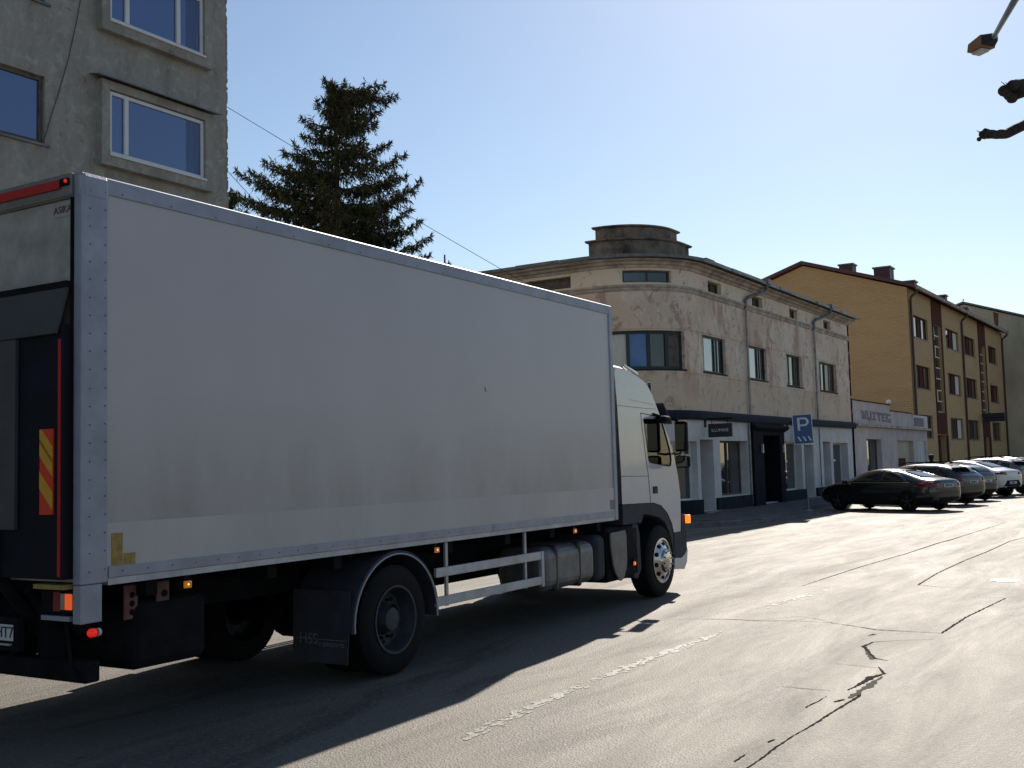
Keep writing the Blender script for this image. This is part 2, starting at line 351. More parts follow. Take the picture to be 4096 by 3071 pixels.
def wall_mesh(path, u0, u1, z0, z1, ops, flip=False):
    """ops: (ua, ub, za, zb, depth)"""
    mb = MB(); us = {round(u0, 4), round(u1, 4)}; zs = {round(z0, 4), round(z1, 4)}
    for u in path.u:
        if u0 < u < u1: us.add(round(u, 4))
    for a, b, c, d, _ in ops: us |= {round(a, 4), round(b, 4)}; zs |= {round(c, 4), round(d, 4)}
    us = sorted(us); zs = sorted(zs)
    P = lambda u, z, d=0.: (*path.at(u, d), z)
    def q(a, b, c, d): mb.add([a, b, c, d], [(0, 1, 2, 3) if (path.side > 0) != flip else (3, 2, 1, 0)])
    for i in range(len(us)-1):
        for j in range(len(zs)-1):
            um = (us[i]+us[i+1])/2; zm = (zs[j]+zs[j+1])/2
            if any(a < um < b and c < zm < d for a, b, c, d, _ in ops): continue
            q(P(us[i], zs[j]), P(us[i+1], zs[j]), P(us[i+1], zs[j+1]), P(us[i], zs[j+1]))
    for a, b, c, d, dp in ops:
        uu = [u for u in us if a-1e-4 <= u <= b+1e-4]
        for i in range(len(uu)-1):
            q(P(uu[i], c, -dp), P(uu[i+1], c, -dp), P(uu[i+1], c), P(uu[i], c))
            q(P(uu[i], d), P(uu[i+1], d), P(uu[i+1], d, -dp), P(uu[i], d, -dp))
        q(P(a, c, -dp), P(a, c), P(a, d), P(a, d, -dp)); q(P(b, c), P(b, c, -dp), P(b, d, -dp), P(b, d))
    return mb
def sweep(path, u0, u1, prof, n=None, extra=()):
    """sweep closed profile [(offset outward, z)] along the path"""
    mb = MB(); us = sorted({round(u, 4) for u in ([u0, u1]+[u for u in path.u if u0 < u < u1]+list(extra))}); m_ = len(prof)
    vs_ = []; fs = []
    for u in us:
        for d, z in prof: vs_.append((*path.at(u, d), z))
    for i in range(len(us)-1):
        for k in range(m_):
            k2 = (k+1) % m_; f = (i*m_+k, (i+1)*m_+k, (i+1)*m_+k2, i*m_+k2); fs.append(f if path.side > 0 else f[::-1])
    fs.append(tuple(range(m_))); fs.append(tuple((len(us)-1)*m_+k for k in range(m_))[::-1])
    return mb.add(vs_, fs)
def rect_on(path, ua, ub, za, zb, d0, d1):
    return sweep(path, ua, ub, [(d0, za), (d1, za), (d1, zb), (d0, zb)])
def window(parent, path, ua, ub, za, zb, dep, cols, frame='pvc', glass='glass', fw=.06, transom=None, sill=None, curtains=(), name='window', mull=.06):
    """a window unit filling an opening: frame, glass panes and mullions; a part with sub-parts"""
    fr = MB(); D0, D1 = -dep-.03, -dep+.035
    for a, b, c, d in ((ua, ub, za, za+fw), (ua, ub, zb-fw, zb), (ua, ua+fw, za+fw, zb-fw), (ub-fw, ub, za+fw, zb-fw)):
        m2 = rect_on(path, a, b, c, d, D0, D1); fr.add(m2.v, m2.f)
    edges = [ua+fw] + [ua+(ub-ua)*c for c in cols] + [ub-fw]
    for c in cols:
        u = ua+(ub-ua)*c; m2 = rect_on(path, u-mull/2, u+mull/2, za+fw, zb-fw, D0, D1+.01); fr.add(m2.v, m2.f)
    if transom:
        z = za+(zb-za)*transom; m2 = rect_on(path, ua+fw, ub-fw, z-mull/2, z+mull/2, D0, D1+.005); fr.add(m2.v, m2.f)
    w_ = fr.build(name, frame, parent)
    for i in range(len(edges)-1):
        g = glass[i % len(glass)] if isinstance(glass, (list, tuple)) else glass
        a, b = edges[i]+(mull/2 if i else 0), edges[i+1]-(mull/2 if i < len(edges)-2 else 0)
        rect_on(path, a, b, za+fw, zb-fw, -dep-.012, -dep).build('pane', g, w_)
    if sill: rect_on(path, ua-.06, ub+.06, za-.05, za-.004, -dep+.04, sill).build('sill', 'roofmetal', w_)
    return w_

# ------------------------------------------------------------------ ground, road, pavement
struct(MB().add([(-900, -900, -.05), (900, -900, -.05), (900, 1500, -.05), (-900, 1500, -.05)], [(0, 1, 2, 3)]).build('ground', 'earth'))
road = struct(MB().add([(-60, -60, 0), (1.6, -60, 0), (1.6, 400, 0), (-60, 400, 0)], [(0, 1, 2, 3)]).build('road', 'asphalt'))
# left pavement: polygon from kerb line to the house fronts, kerb stones as children
KL = [(-60, 26.6), (-16.5, 26.6), (-14.2, 27.0), (-12.4, 28.2), (-11.3, 30.0), (-10.8, 32.2), (-10.7, 34.6), (-10.75, 35.9), (-11.15, 36.9), (-11.9, 37.6), (-12.0, 39.5), (-12.0, 150)]
PV = [(a, b, .12) for a, b in KL] + [(-26, 150, .12), (-26, 106, .3), (-14.6, 100, .3), (-14.6, 52, .33), (-13.6, 50, .33), (-13.6, 34, .3), (-15.9, 30.4, .26), (-60, 30.4, .2)]
def flat(poly, z): return [(p[0], p[1], z) for p in poly]
pv = MB()
top = [Vector(p) for p in PV]
tri = tessellate_polygon([[Vector((p[0], p[1], 0)) for p in PV]])
pv.add(top, [t if ((top[t[1]]-top[t[0]]).cross(top[t[2]]-top[t[0]])).z > 0 else t[::-1] for t in tri])
pavement = struct(pv.build('pavement', 'paving'))
kp = Path(KL, 1)
u = kp.u[1]-14; first = None; kb = MB()
while u < kp.L-1:
    ln = 1.0 if u < 100 else 3.0
    tilt = random.uniform(-.012, .012)
    sweep(kp, u+.006, u+ln-.006, [(-.14, -.02), (.0, -.02), (.0, .105+tilt), (-.02, .125+tilt), (-.14, .13+tilt)]).build('kerb_stone', 'kerb', pavement)
    u += ln
    if u > 95: break
# right pavement (camera side, outside the frame)
rp = struct(MB().box(1.75, 9, -60, 300, -.04, .13).build('pavement_right', 'paving'))
for i in range(24): box('kerb_stone', 'kerb', rp, 1.60, 1.744, -4+i*1.0+.005, -4+i*1.0+.995, -.02, .132)
# road seams and cracks, traced as polylines on the ground (zoom px -> ground)
def zz(x, y): return ground(2600+x/1.4786, 2000+y/1.4786)
def ribbon(pts, w0, z, jit=.35, step=.12):
    """a ragged narrow strip lying on the road"""
    P = [Vector(p) for p in pts]; q = []
    for i in range(len(P)-1):
        n = max(1, int((P[i+1]-P[i]).length/step))
        for k in range(n): q.append((P[i].lerp(P[i+1], k/n), i+k/n))
    q.append((P[-1], len(P)-1)); vs_ = []; fs = []
    for i, (p, t) in enumerate(q):
        d = (q[min(i+1, len(q)-1)][0]-q[max(i-1, 0)][0]).normalized(); n = Vector((-d.y, d.x, 0))
        w_ = w0 if not isinstance(w0, list) else w0[int(t)]*(1-t % 1)+w0[min(int(t)+1, len(w0)-1)]*(t % 1)
        a = w_*random.uniform(1-jit, 1+jit)/2; b = w_*random.uniform(1-jit, 1+jit)/2; s_ = random.uniform(-.3, .3)*w_*jit
        vs_ += [p+n*(a+s_)+Vector((0, 0, z)), p-n*(b-s_)+Vector((0, 0, z))]
    for i in range(len(q)-1): fs.append((2*i+1, 2*i+3, 2*i+2, 2*i))
    return MB().add(vs_, fs)
CR_ = [
 ([(905,505),(1020,465),(1270,385),(1530,310),(1710,250),(1760,238),(1880,200),(2110,128)], [.015,.03,.045,.05,.09,.10,.04,.03]),
 ([(1585,500),(1700,430),(1850,360),(2000,300),(2130,240),(2230,215)], [.05,.045,.05,.06,.05,.03]),
 ([(1585,500),(1720,512),(1900,520),(2250,530)], [.04,.02,.012,.008]),
 ([(100,523),(560,514),(905,506),(1080,515),(1400,535),(1780,562)], [.006,.006,.008,.010,.008,.006]),
 ([(2105,577),(1870,690),(1725,785)], [.03,.05,.05]),
 ([(1725,785),(1530,775),(1340,765),(1200,742),(1050,722),(860,712),(640,712),(520,705),(240,700),(40,710)], [.025,.03,.045,.03,.02,.015,.045,.04,.015,.008]),
 ([(1080,722),(960,695),(880,685),(640,708)], [.012,.015,.01,.01]),
 ([(1940,570),(2105,577)], [.008,.012]),
 ([(1690,820),(1480,828),(1320,838),(1262,862),(1290,890),(1330,935),(1405,946)], [.008,.012,.03,.07,.06,.05,.02]),
 ([(1350,985),(1388,1025),(1300,1048),(1272,1072),(1170,1122)], [.02,.05,.11,.09,.02]),
 ([(1250,1150),(1100,1240),(960,1330),(860,1385),(760,1450),(640,1540),(520,1620)], [.05,.035,.03,.02,.03,.025,.02]),
 ([(780,1100),(900,1112),(1070,1125)], [.012,.02,.012]), ([(1090,965),(1200,975),(1340,990)], [.006,.012,.012]),
 ([(920,1225),(1000,1185),(1045,1158)], [.03,.02,.01]), ([(500,1545),(560,1505)], [.03,.02]), ([(1030,540),(700,620),(560,660)], [.004,.006,.004]),
 ([(1150,1178),(1090,1192)], [.07,.03]), ([(700,1430),(740,1415)], [.04,.03]), ([(1330,790),(1290,800)], [.05,.03]),
]
for pts, ws in CR_: ribbon([zz(*p) for p in pts], [w_*.45 for w_ in ws], .004, .6, .035).build('crack', 'crack', road)
for pts, ws in [([(1375,1040),(1290,1100),(1180,1170)], [.02,.06,.04]), ([(1310,940),(1280,880)], [.04,.04])]:
    ribbon([zz(*p) for p in pts], ws, .002, .6, .05).build('loose_grit', 'gravel', road)
# worn remains of painted lane lines
def worn(p0, p1, n, w0, dens):
    mb = MB()
    for i in range(n):
        t = random.random(); c = Vector(p0).lerp(Vector(p1), t) + Vector((random.gauss(0, w0*.33), random.gauss(0, .12), .003+random.random()*.0003))
        r0 = random.uniform(.006, .030)*dens; k = 7
        mb.add([c]+[c+Vector((math.cos(2*math.pi*j/k)*r0*random.uniform(.5, 1.2), math.sin(2*math.pi*j/k)*r0*random.uniform(.8, 2.6), 0)) for j in range(k)], [(0, j+1, (j+1) % k+1) for j in range(k)])
    return mb
def z2(x, y): return ground(1100+x/1.301, 2400+y/1.301)
lane = MB()
for a, b, n in [((1000, 710), (1560, 455), 150), ((1690, 405), (2140, 230), 190), ((2140, 230), (2330, 170), 40)]:
    q = worn(z2(*a), z2(*b), n, .10, 1.0); lane.add(q.v, q.f)
for a, b, n in [((700, 625), (1000, 540), 60), ((1640, 205), (2212, 30), 160)]:
    q = worn(zz(*a), zz(*b), n, .09, 1.3); lane.add(q.v, q.f)
lane.build('worn_lane_paint', 'wornpaint', road, kind='stuff')
# manhole cover
c = ground(4020, 2320)
mh = empty('manhole_cover', (c.x, c.y, 0), 0, 'round bright metal manhole cover set in the sunlit road', 'manhole cover')
MB().lathe((0, 0, 0), (0, 0, 1), [(.001, .20), (.008, .20), (.008, .165), (.006, .16)], 32).build('rim', 'castiron', mh, smooth=True)
MB().lathe((0, 0, 0), (0, 0, 1), [(.001, .155), (.007, .155), (.0075, .12), (.008, 0)], 32).build('lid', 'castiron', mh, smooth=True)

# ------------------------------------------------------------------ corner house (flaking plaster, rounded corner)
CX, CY, CRD = -15.9, 32.6, 2.6
pts = [(-36, CY-CRD), (CX, CY-CRD)]
for k in range(1, 12): a = -math.pi/2 + k/12*math.pi/2; pts.append((CX+CRD*math.cos(a), CY+CRD*math.sin(a)))
pts += [(CX+CRD, CY), (CX+CRD, 50.85)]
hp = Path(pts, 1); UA0 = hp.u[1]; UA1 = hp.u[13]
uy = lambda y: UA1 + (y-CY)
ux = lambda x: x+36.0
def ua(deg): return UA0 + (UA1-UA0)*deg/90.
H = empty('corner_house', (CX, CY, 0), 0, 'old two storey corner house with rounded corner and flaking pink plaster', 'house')
H.location = (0, 0, 0)
zt, zb_ = 5.93, 4.73
upw = [(uy(33.0), uy(35.0)), (uy(37.2), uy(39.2)), (uy(41.5), uy(43.5)), (uy(45.9), uy(48.5))]
atw = [(uy(33.66), uy(34.85)), (uy(37.87), uy(39.0)), (uy(42.18), uy(43.2)), (uy(46.83), uy(47.9))]
CW = (ua(12), ua(72))
ops = [(a, b, zb_, zt, .14) for a, b in upw] + [(a, b, 7.42, 7.80, .2) for a, b in atw] + [(CW[0], CW[1], zb_, zt, .16), (ua(26), ua(62), 7.44, 7.82, .16), (ux(-18.1), ux(-16.45), 7.43, 7.80, .2), (ux(-20.6), ux(-18.9), zb_, zt, .14), (ux(-23.4), ux(-21.7), 7.43, 7.80, .2)]
wall_mesh(hp, 0, hp.L, 3.3, 8.12, ops).build('wall', 'oldplaster', H)
for i, (a, b) in enumerate(upw):
    if i < 2: window(H, hp, a, b, zb_, zt, .13, (.12, .60, .72), 'pvcdark', ['curtainw', 'glassbright', 'curtainw', 'glass'], .06)
    else: window(H, hp, a, b, zb_, zt, .16, (.33, .66) if i == 2 else (.22, .45, .7), 'woodold', ['curtainw', 'glass', 'glass'] if i == 2 else ['curtainw', 'glass', 'curtainw', 'glass'], .06)
    rect_on(hp, a-.05, b+.05, zb_-.05, zb_-.004, -.13, .03).build('sill', 'fascia', H)
for a, b in atw: window(H, hp, a, b, 7.42, 7.80, .18, (.5,), 'woodold', 'glass', .05)
window(H, hp, CW[0], CW[1], zb_, zt, .15, (.27, .52, .76), 'pvcdark', ['curtainw', 'skypane', 'glass', 'woodold'], .09, mull=.12)
rect_on(hp, CW[0]-.05, CW[1]+.05, zb_-.05, zb_-.004, -.13, .04).build('sill', 'fascia', H)
window(H, hp, ua(26), ua(62), 7.44, 7.82, .15, (.5,), 'woodold', 'glass', .05)
for a, b in ((ux(-18.1), ux(-16.45)), (ux(-23.4), ux(-21.7))): window(H, hp, a, b, 7.43, 7.80, .18, (), 'woodold', 'woodold', .06)
window(H, hp, ux(-20.6), ux(-18.9), zb_, zt, .13, (.5,), 'pvcdark', 'glass', .07)
# string courses, cornice, gutter, roof
sweep(hp, 0, hp.L-.004, [(-.02, 7.18), (.03, 7.18), (.05, 7.22), (.05, 7.27), (.09, 7.30), (.09, 7.36), (-.02, 7.38)]).build('string_course', 'cornice', H)
sweep(hp, UA0-6, hp.L-.003, [(-.02, 5.99), (.022, 5.99), (.022, 6.02), (-.02, 6.02)]).build('lintel_band', 'oldplaster', H)
sweep(hp, UA0-6, hp.L-.003, [(-.02, 4.60), (.02, 4.60), (.02, 4.655), (-.02, 4.655)]).build('sill_band', 'oldplaster', H)
sweep(hp, 0, hp.L+.0, [(-.02, 7.90), (.05, 7.90), (.07, 7.97), (.16, 8.0), (.2, 8.06), (.34, 8.09), (.36, 8.13), (-.02, 8.13)]).build('cornice', 'cornice', H, smooth=False)
us = [0]
while us[-1] < hp.L-1.2: us.append(us[-1]+random.uniform(1.3, 2.1))
us.append(hp.L+.0)
for a, b in zip(us[:-1], us[1:]):          # eave sheets, each slightly out of line
    dz = random.uniform(-.012, .012); do = random.uniform(-.015, .015)
    sweep(hp, a+.004, b-.004, [(-.05, 8.20+dz), (.44+do, 8.17+dz), (.53+do, 8.15+dz), (.54+do, 8.25+dz), (.48+do, 8.262+dz), (-.05, 8.29+dz)]).build('eave_sheet', 'roofmetal', H)
rf = MB(); ev = [0, UA0*.6, UA0]+[u_ for u_ in hp.u if UA0 < u_ < UA1]+[UA1, hp.L]
E_ = []; T_ = []
for u_ in ev:
    q = hp.at(u_, .05); E_.append((q.x, q.y, 8.285))
    if u_ <= UA0: T_.append((min(q.x, -19.6), 36.0, 9.35))
    elif u_ < UA1: T_.append((-19.6, 36.0, 9.35))
    else: T_.append((-19.6, max(36.0, q.y), 9.35))
n = len(ev); rf.add(E_+T_, [(i, i+1, n+i+1, n+i) for i in range(n-1)]); rf.build('roof', 'roofmetal', H)
MB().prism([(-13.3, 50.85, 3.2), (-13.3, 50.85, 8.29), (-19.6, 50.85, 9.34), (-25.5, 50.85, 8.3), (-25.5, 50.85, 0), (-13.3, 50.85, 0)][::-1], (0, -.25, 0)).build('end_wall', 'oldplaster', H)
# stepped curved parapet block above the corner
def arcpath(r, e0, e1):
    p_ = [(CX-e0, CY-r), (CX, CY-r)]+[(CX+r*math.cos(-math.pi/2+k/10*math.pi/2), CY+r*math.sin(-math.pi/2+k/10*math.pi/2)) for k in range(1, 10)]+[(CX+r, CY), (CX+r, CY+e1)]
    return Path(p_, 1)
for r_, e0, e1, z0, z1 in ((2.12, .12, .70, 8.15, 8.93), (1.80, .03, .50, 8.93, 9.42)):
    ap = arcpath(r_, e0, e1)
    t_ = sweep(ap, 0, ap.L, [(-1.3, z0), (0, z0), (0, z1-.06), (-1.3, z1-.06)]).build('parapet_tier', 'turret', H)
    ap2 = arcpath(r_, e0+.09, e1+.09)
    sweep(ap2, 0, ap2.L, [(-1.3, z1-.055), (.03, z1-.055), (.09, z1-.03), (.09, z1+.01), (-1.3, z1+.02)]).build('cap', 'turret', t_)
box('chimney_stub', 'turret', H, -13.95, -13.45, 34.0, 34.75, 8.25, 8.62)
# gutters' downpipes with offset bends
for y, off in ((36.95, .0), (45.1, .1)):
    MB().tube([(-12.86, y+1.3, 8.22), (-12.86, y+1.3, 8.0), (-12.92, y+1.2, 7.9), (-13.16, y+.15, 7.62), (-13.21, y, 7.5), (-13.21, y, 7.2)], .065, 8).build('downpipe_bend', 'roofmetal', H, smooth=True)
    MB().tube([(-13.21, y, 7.2), (-13.21, y, 3.46)], .045, 8).build('downpipe', 'pipe', H, smooth=True)
    MB().box(-12.97, -12.72, y+1.12, y+1.48, 8.18, 8.36).build('gutter_hopper', 'roofmetal', H)
# ground floor: white shop front
S2 = [  # y0, y1, z0, z1, depth, kind
 (32.45, 33.55, .30, 2.56, 1.0, 'door'), (34.15, 36.75, .70, 2.53, .32, 'shop'), (38.0, 39.8, .30, 2.75, .45, 'portal'), (40.42, 42.95, .64, 2.53, .32, 'shop2'),
 (43.25, 44.50, .33, 2.42, .9, 'door'), (45.90, 47.0, .33, 2.56, .8, 'door'), (47.38, 49.75, .60, 2.52, .35, 'shop3')]
gops = [(uy(a), uy(b), c_, d_, e_) for a, b, c_, d_, e_, k_ in S2] + [(ua(40), ua(82), .65, 2.5, .3), (ux(-19.5), ux(-17), .7, 2.5, .3)]
wall_mesh(hp, 0, hp.L, -.05, 3.3, gops).build('shop_front_wall', 'whitewall', H)
for y0, y1, z0, z1, dp, k_ in S2:
    a, b = uy(y0), uy(y1)
    if k_ == 'door':
        d_ = rect_on(hp, a, b, z0-.1, z1, -dp-.05, -dp).build('shop_door', 'pvcdark', H)
        rect_on(hp, a+.12, b-.12, z0+.4, z1-.15, -dp, -dp+.012).build('pane', 'glass', d_)
        rect_on(hp, a-.05, b+.05, z0-.35, z0-.02, -.3, .22).build('door_step', 'steptile', H)
    elif k_ == 'portal':
        d_ = rect_on(hp, a, b, z0-.1, z1, -dp-.05, -dp).build('entrance_door', 'portal', H)
        rect_on(hp, b-.03, b-.003, z0-.1, z1-.003, -dp+.002, .02).build('reveal_lining', 'portal', H); rect_on(hp, a+.003, a+.03, z0-.1, z1-.003, -dp+.002, .02).build('reveal_lining', 'portal', H); rect_on(hp, a+.033, b-.033, z1-.03, z1-.003, -dp+.002, .02).build('reveal_lining', 'portal', H)
        for c0, c1 in ((.06, .46), (.54, .94)):
            for q0, q1 in ((.05, .42), (.48, .93)): rect_on(hp, a+(b-a)*c0, a+(b-a)*c1, z0+(z1-z0)*q0, z0+(z1-z0)*q1, -dp, -dp+.02).build('door_panel', 'portal', d_)
    else:
        w_ = window(H, hp, a, b, z0, z1, dp, (.5,) if k_ == 'shop' else (), 'pvc' if k_ != 'shop' else 'woodold', 'shopglass', .06, transom=None, name='shop_window')
        if k_ != 'shop': rect_on(hp, a+.1, a+(b-a)*.62, z0+(z1-z0)*.58, z0+(z1-z0)*.62, -dp+.002, -dp+.03).build('shelf_rail', 'pvc', w_)
window(H, hp, ua(40), ua(82), .65, 2.5, .28, (.5,), 'pvc', 'shopglass', .06, name='shop_window')
window(H, hp, ux(-19.5), ux(-17), .7, 2.5, .28, (.5,), 'pvc', 'shopglass', .06, name='shop_window')
for a, b in ((UA0-8, uy(32.40)), (uy(33.62), uy(36.9)), (uy(40.3), uy(43.12)), (uy(44.62), uy(45.82)), (uy(47.1), uy(50.80))):
    rect_on(hp, a, b, -.04, .66, -.02, .09).build('plinth', 'plinth', H)
sweep(hp, UA0-8, hp.L+.0, [(-.02, 3.18), (.14, 3.18), (.16, 3.24), (.16, 3.38), (.10, 3.46), (-.02, 3.48)]).build('fascia_band', 'fascia', H)
# black entrance portal
pr = rect_on(hp, uy(36.95), uy(38.0), -.04, 3.17, -.02, .16).build('portal_pilaster', 'portal', H); rect_on(hp, uy(39.8), uy(40.35), -.04, 3.17, -.02, .16).build('portal_pilaster', 'portal', H)
rect_on(hp, uy(38.003), uy(39.797), 2.75, 3.17, -.02, .15).build('portal_lintel', 'portal', H)
sweep(hp, uy(36.85), uy(40.5), [(.15, 2.88), (.22, 2.92), (.32, 3.0), (.32, 3.08), (.15, 3.12)]).build('portal_cornice', 'portal', H)
for y_ in (37.75, 40.1):
    wl = MB().box(-13.14, -13.06, y_-.05, y_+.05, 2.1, 2.42).build('wall_lamp', 'aluw', H, bevel=.015)
MB().tube([(-13.24, 36.86, 3.16), (-13.24, 36.86, .3)], .035, 8).build('downpipe', 'pipe', H, smooth=True)
MB().tube([(-13.24, 45.25, 3.16), (-13.24, 45.25, .7)], .02, 6).build('conduit', 'fascia', H)
# hanging shop signs on brackets
def hang_sign(y, z0, z1, x0, x1, label, txt=None, board='signnavy'):
    s_ = empty('hanging_sign', (-13.3, y, z1), 0, label, 'sign'); s_.location = (-13.3, y, 0)
    MB().tube([(.0, 0, z1+.16), (x1+.03, 0, z1+.16)], .028, 8).build('bracket', 'black', s_)
    for xx in (x0+.12, x1-.14): MB().tube([(xx, 0, z1+.15), (xx, 0, z1)], .012, 6).build('hanger', 'black', s_)
    MB().box(x0, x1, -.035, .035, z0, z1).build('board', board, s_, bevel=.01)
    box('wall_plate', 'black', s_, .0, .03, -.06, .06, z1-.1, z1+.22)
    if txt: text_mesh('lettering', txt, .135, 'signwht', s_, frame_mtx(((x0+x1)/2, -.038, (z0+z1)/2), (1, 0, 0), (0, 0, 1)))
    return s_
hang_sign(32.9, 2.62, 3.05, .12, .92, 'navy hanging shop sign with pale lettering by the rounded corner', 'ILLUMINE')
hang_sign(41.2, 2.55, 3.1, .12, .75, 'dark edged hanging shop sign behind the blue parking sign', None, 'signwht')

# ------------------------------------------------------------------ low white shop between the houses
SH = empty('low_shop', (0, 0, 0), 0, 'single storey pale shop with stepped parapet beside the yellow block', 'shop')
sp_ = Path([(-13.28, 50.9), (-13.28, 67.0)], 1); us_ = lambda y: y-50.9
so = [(us_(53.05), us_(55.95), .75, 2.72, .3), (us_(59.4), us_(63.2), .35, 2.69, .22), (us_(64.3), us_(66.5), 1.35, 2.68, .12)]
wall_mesh(sp_, 0, sp_.L, -.05, 3.3, so).build('wall', 'pinkwall', SH)
window(SH, sp_, so[0][0], so[0][1], .75, 2.72, .28, (.55,), 'woodold', 'shopglass', .06, name='shop_window')
pd = rect_on(sp_, so[1][0], so[1][1], .30, 2.69, -.27, -.22).build('porch_back', 'olive', SH)
rect_on(sp_, so[1][0]+.9, so[1][1]-1.2, .30, 1.75, -.218, -.19).build('porch_door', 'maroon', SH)
window(SH, sp_, so[2][0], so[2][1], 1.35, 2.68, .11, (.5,), 'pvc', 'curtainw', .08, name='shop_window')
for y0, y1, z1, mt in ((50.9, 58.1, 4.50, 'pinkwall'), (58.103, 63.2, 4.20, 'pinkwall')):
    p_ = rect_on(sp_, us_(y0), us_(y1), 3.42, z1, -.3, -.003).build('parapet', mt, SH)
    rect_on(sp_, us_(y0), us_(y1)+.03, z1+.002, z1+.05, -.33, .04).build('coping', 'maroon', p_)
ps = rect_on(sp_, us_(63.203), us_(66.95), 3.42, 4.13, -.3, .08).build('sign_box', 'whitewall', SH)
rect_on(sp_, us_(63.25), us_(65.9), 3.5, 4.0, .081, .086).build('faded_panel', 'graf', ps)
rect_on(sp_, 0, sp_.L+.1, 3.3, 3.42, -.3, .25).build('ledge', 'cornice', SH)
MB().box(-21, -13.62, 50.95, 66.95, -.05, 3.9).build('shop_body', 'pinkwall', SH)
MB().lathe((-13.3, 58.0, 4.55), (0, 0, 1), [(0, .02), (.03, .1), (.12, .13), (.2, .09), (.24, .01)], 12).build('finial', 'whitewall', SH, smooth=True)
# faded bubble-letter mural on the parapet: strokes
gm = MB()
def gquad(*p): gm.prism([(-13.275, y, z) for y, z in p], (.004, 0, 0))
gy = 52.35
for k, shape in enumerate(['W', 'U', 'I', 'T', 'E', 'S']):
    y0 = gy+k*.98; y1 = y0+.9; z0 = 3.66-.01*k; z1 = 4.10-.012*k
    bars = {'W': [((0, 1), (.25, 1), (.35, 0), (.1, 0)), ((.4, .9), (.6, .9), (.65, 0), (.36, 0)), ((.8, 1), (1, 1), (.9, 0), (.66, 0))],
            'U': [((0, 1), (.3, 1), (.3, .0), (.0, .0)), ((.31, .3), (.69, .3), (.6, -.22), (.31, 0)), ((.7, 1), (1, 1), (1, .0), (.7, 0))],
            'I': [((.1, 1), (.9, 1), (.9, .75), (.1, .75)), ((.35, .74), (.65, .74), (.65, .26), (.35, .26)), ((.1, .25), (.9, .25), (.9, 0), (.1, 0))],
            'T': [((0, 1), (1, 1), (1, .7), (0, .7)), ((.35, .69), (.7, .69), (.7, 0), (.35, 0))],
            'E': [((0, 1), (.35, 1), (.35, 0), (0, 0)), ((.36, 1), (1, 1), (1, .74), (.36, .74)), ((.36, .6), (.9, .6), (.9, .4), (.36, .4)), ((.36, .22), (1, .22), (1, 0), (.36, 0))],
            'S': [((0, 1), (1, 1), (1, .76), (0, .76)), ((0, .75), (.3, .75), (.3, .45), (0, .45)), ((0, .44), (1, .44), (1, .28), (0, .28)), ((.7, .27), (1, .27), (1, 0), (.7, 0)), ((0, .2), (.69, .2), (.69, 0), (0, 0))]}[shape]
    for b in bars: gquad(*[(y0+(y1-y0)*p, z0+(z1-z0)*q) for p, q in b][::-1])
gm.build('mural_lettering', 'graf', SH)

# ------------------------------------------------------------------ yellow block
YB = empty('yellow_block', (0, 0, 0), 0, 'yellow three storey block with maroon panels and gable roof', 'building')
hy = R(1.4); Y0 = Vector((-14.5, 69.6)); ye = Vector((math.sin(hy), math.cos(hy)))
yp = Path([Y0, Y0+ye*33.0], 1)
gn = Vector((math.cos(hy), -math.sin(hy)))      # towards the street
rows = [(9.25, 10.64), (6.10, 7.50), (2.95, 4.43)]
cols_ = [(1.25, 5.0), (10.4, 14.7), (16.5, 20.6), (26.2, 29.9)]
yo = [(a, b, c_, d_, .18) for c_, d_ in rows for a, b in cols_] + [(6.55, 8.8, 4.72, 10.56, .2), (22.3, 24.5, 4.6, 10.4, .2), (6.6, 8.7, .3, 3.2, .4), (22.4, 24.4, .3, 3.1, .4)]
wall_mesh(yp, 0, yp.L, -.1, 12.2, yo).build('wall', 'ybrick', YB)
for r_, (c_, d_) in enumerate(rows):
    for k, (a, b) in enumerate(cols_):
        w_ = window(YB, yp, a, b, c_, d_, .16, (.36, .64), 'woodold' if r_ == 2 else 'maroon', ['glass', 'maroon', 'glass'] if k not in (1,) else ['glass', 'maroon', 'curtainw'], .08, mull=.08, sill=.04)
for a, b, z0, z1 in ((6.22, 9.15, 10.56, 12.15), (22.0, 24.9, 10.4, 12.15), (6.22, 9.15, 3.25, 4.70), (22.0, 24.9, 3.15, 4.58)):
    rect_on(yp, a, b, z0+.003, z1, -.02, .05).build('panel', 'maroon', YB)
for a0, z0, z1 in ((6.22, 4.703, 10.56), (22.0, 4.583, 10.4)):
    for a, b in ((a0, a0+.31), (a0+2.62, a0+2.92)): rect_on(yp, a, b, z0, z1, -.02, .05).build('panel', 'maroon', YB)
for a, b, z0, z1 in ((6.55, 8.8, 4.72, 10.56), (22.3, 24.5, 4.6, 10.4)):
    sw = MB()
    for i in range(8):
        zz0 = z0+(z1-z0)*i/8; m2 = rect_on(yp, a, b, zz0, zz0+.07, -.2, -.14); sw.add(m2.v, m2.f)
    st_ = sw.build('stair_window', 'pvc', YB)
    for i in range(8):
        zz0 = z0+(z1-z0)*i/8; rect_on(yp, a+.05, b-.9, zz0+.07, z0+(z1-z0)*(i+1)/8, -.2, -.19).build('pane', ['glass', 'curtainw', 'glass', 'glassblue'][i % 4], st_); rect_on(yp, b-.85, b-.05, zz0+.07, z0+(z1-z0)*(i+1)/8, -.2, -.19).build('pane', 'glass', st_)
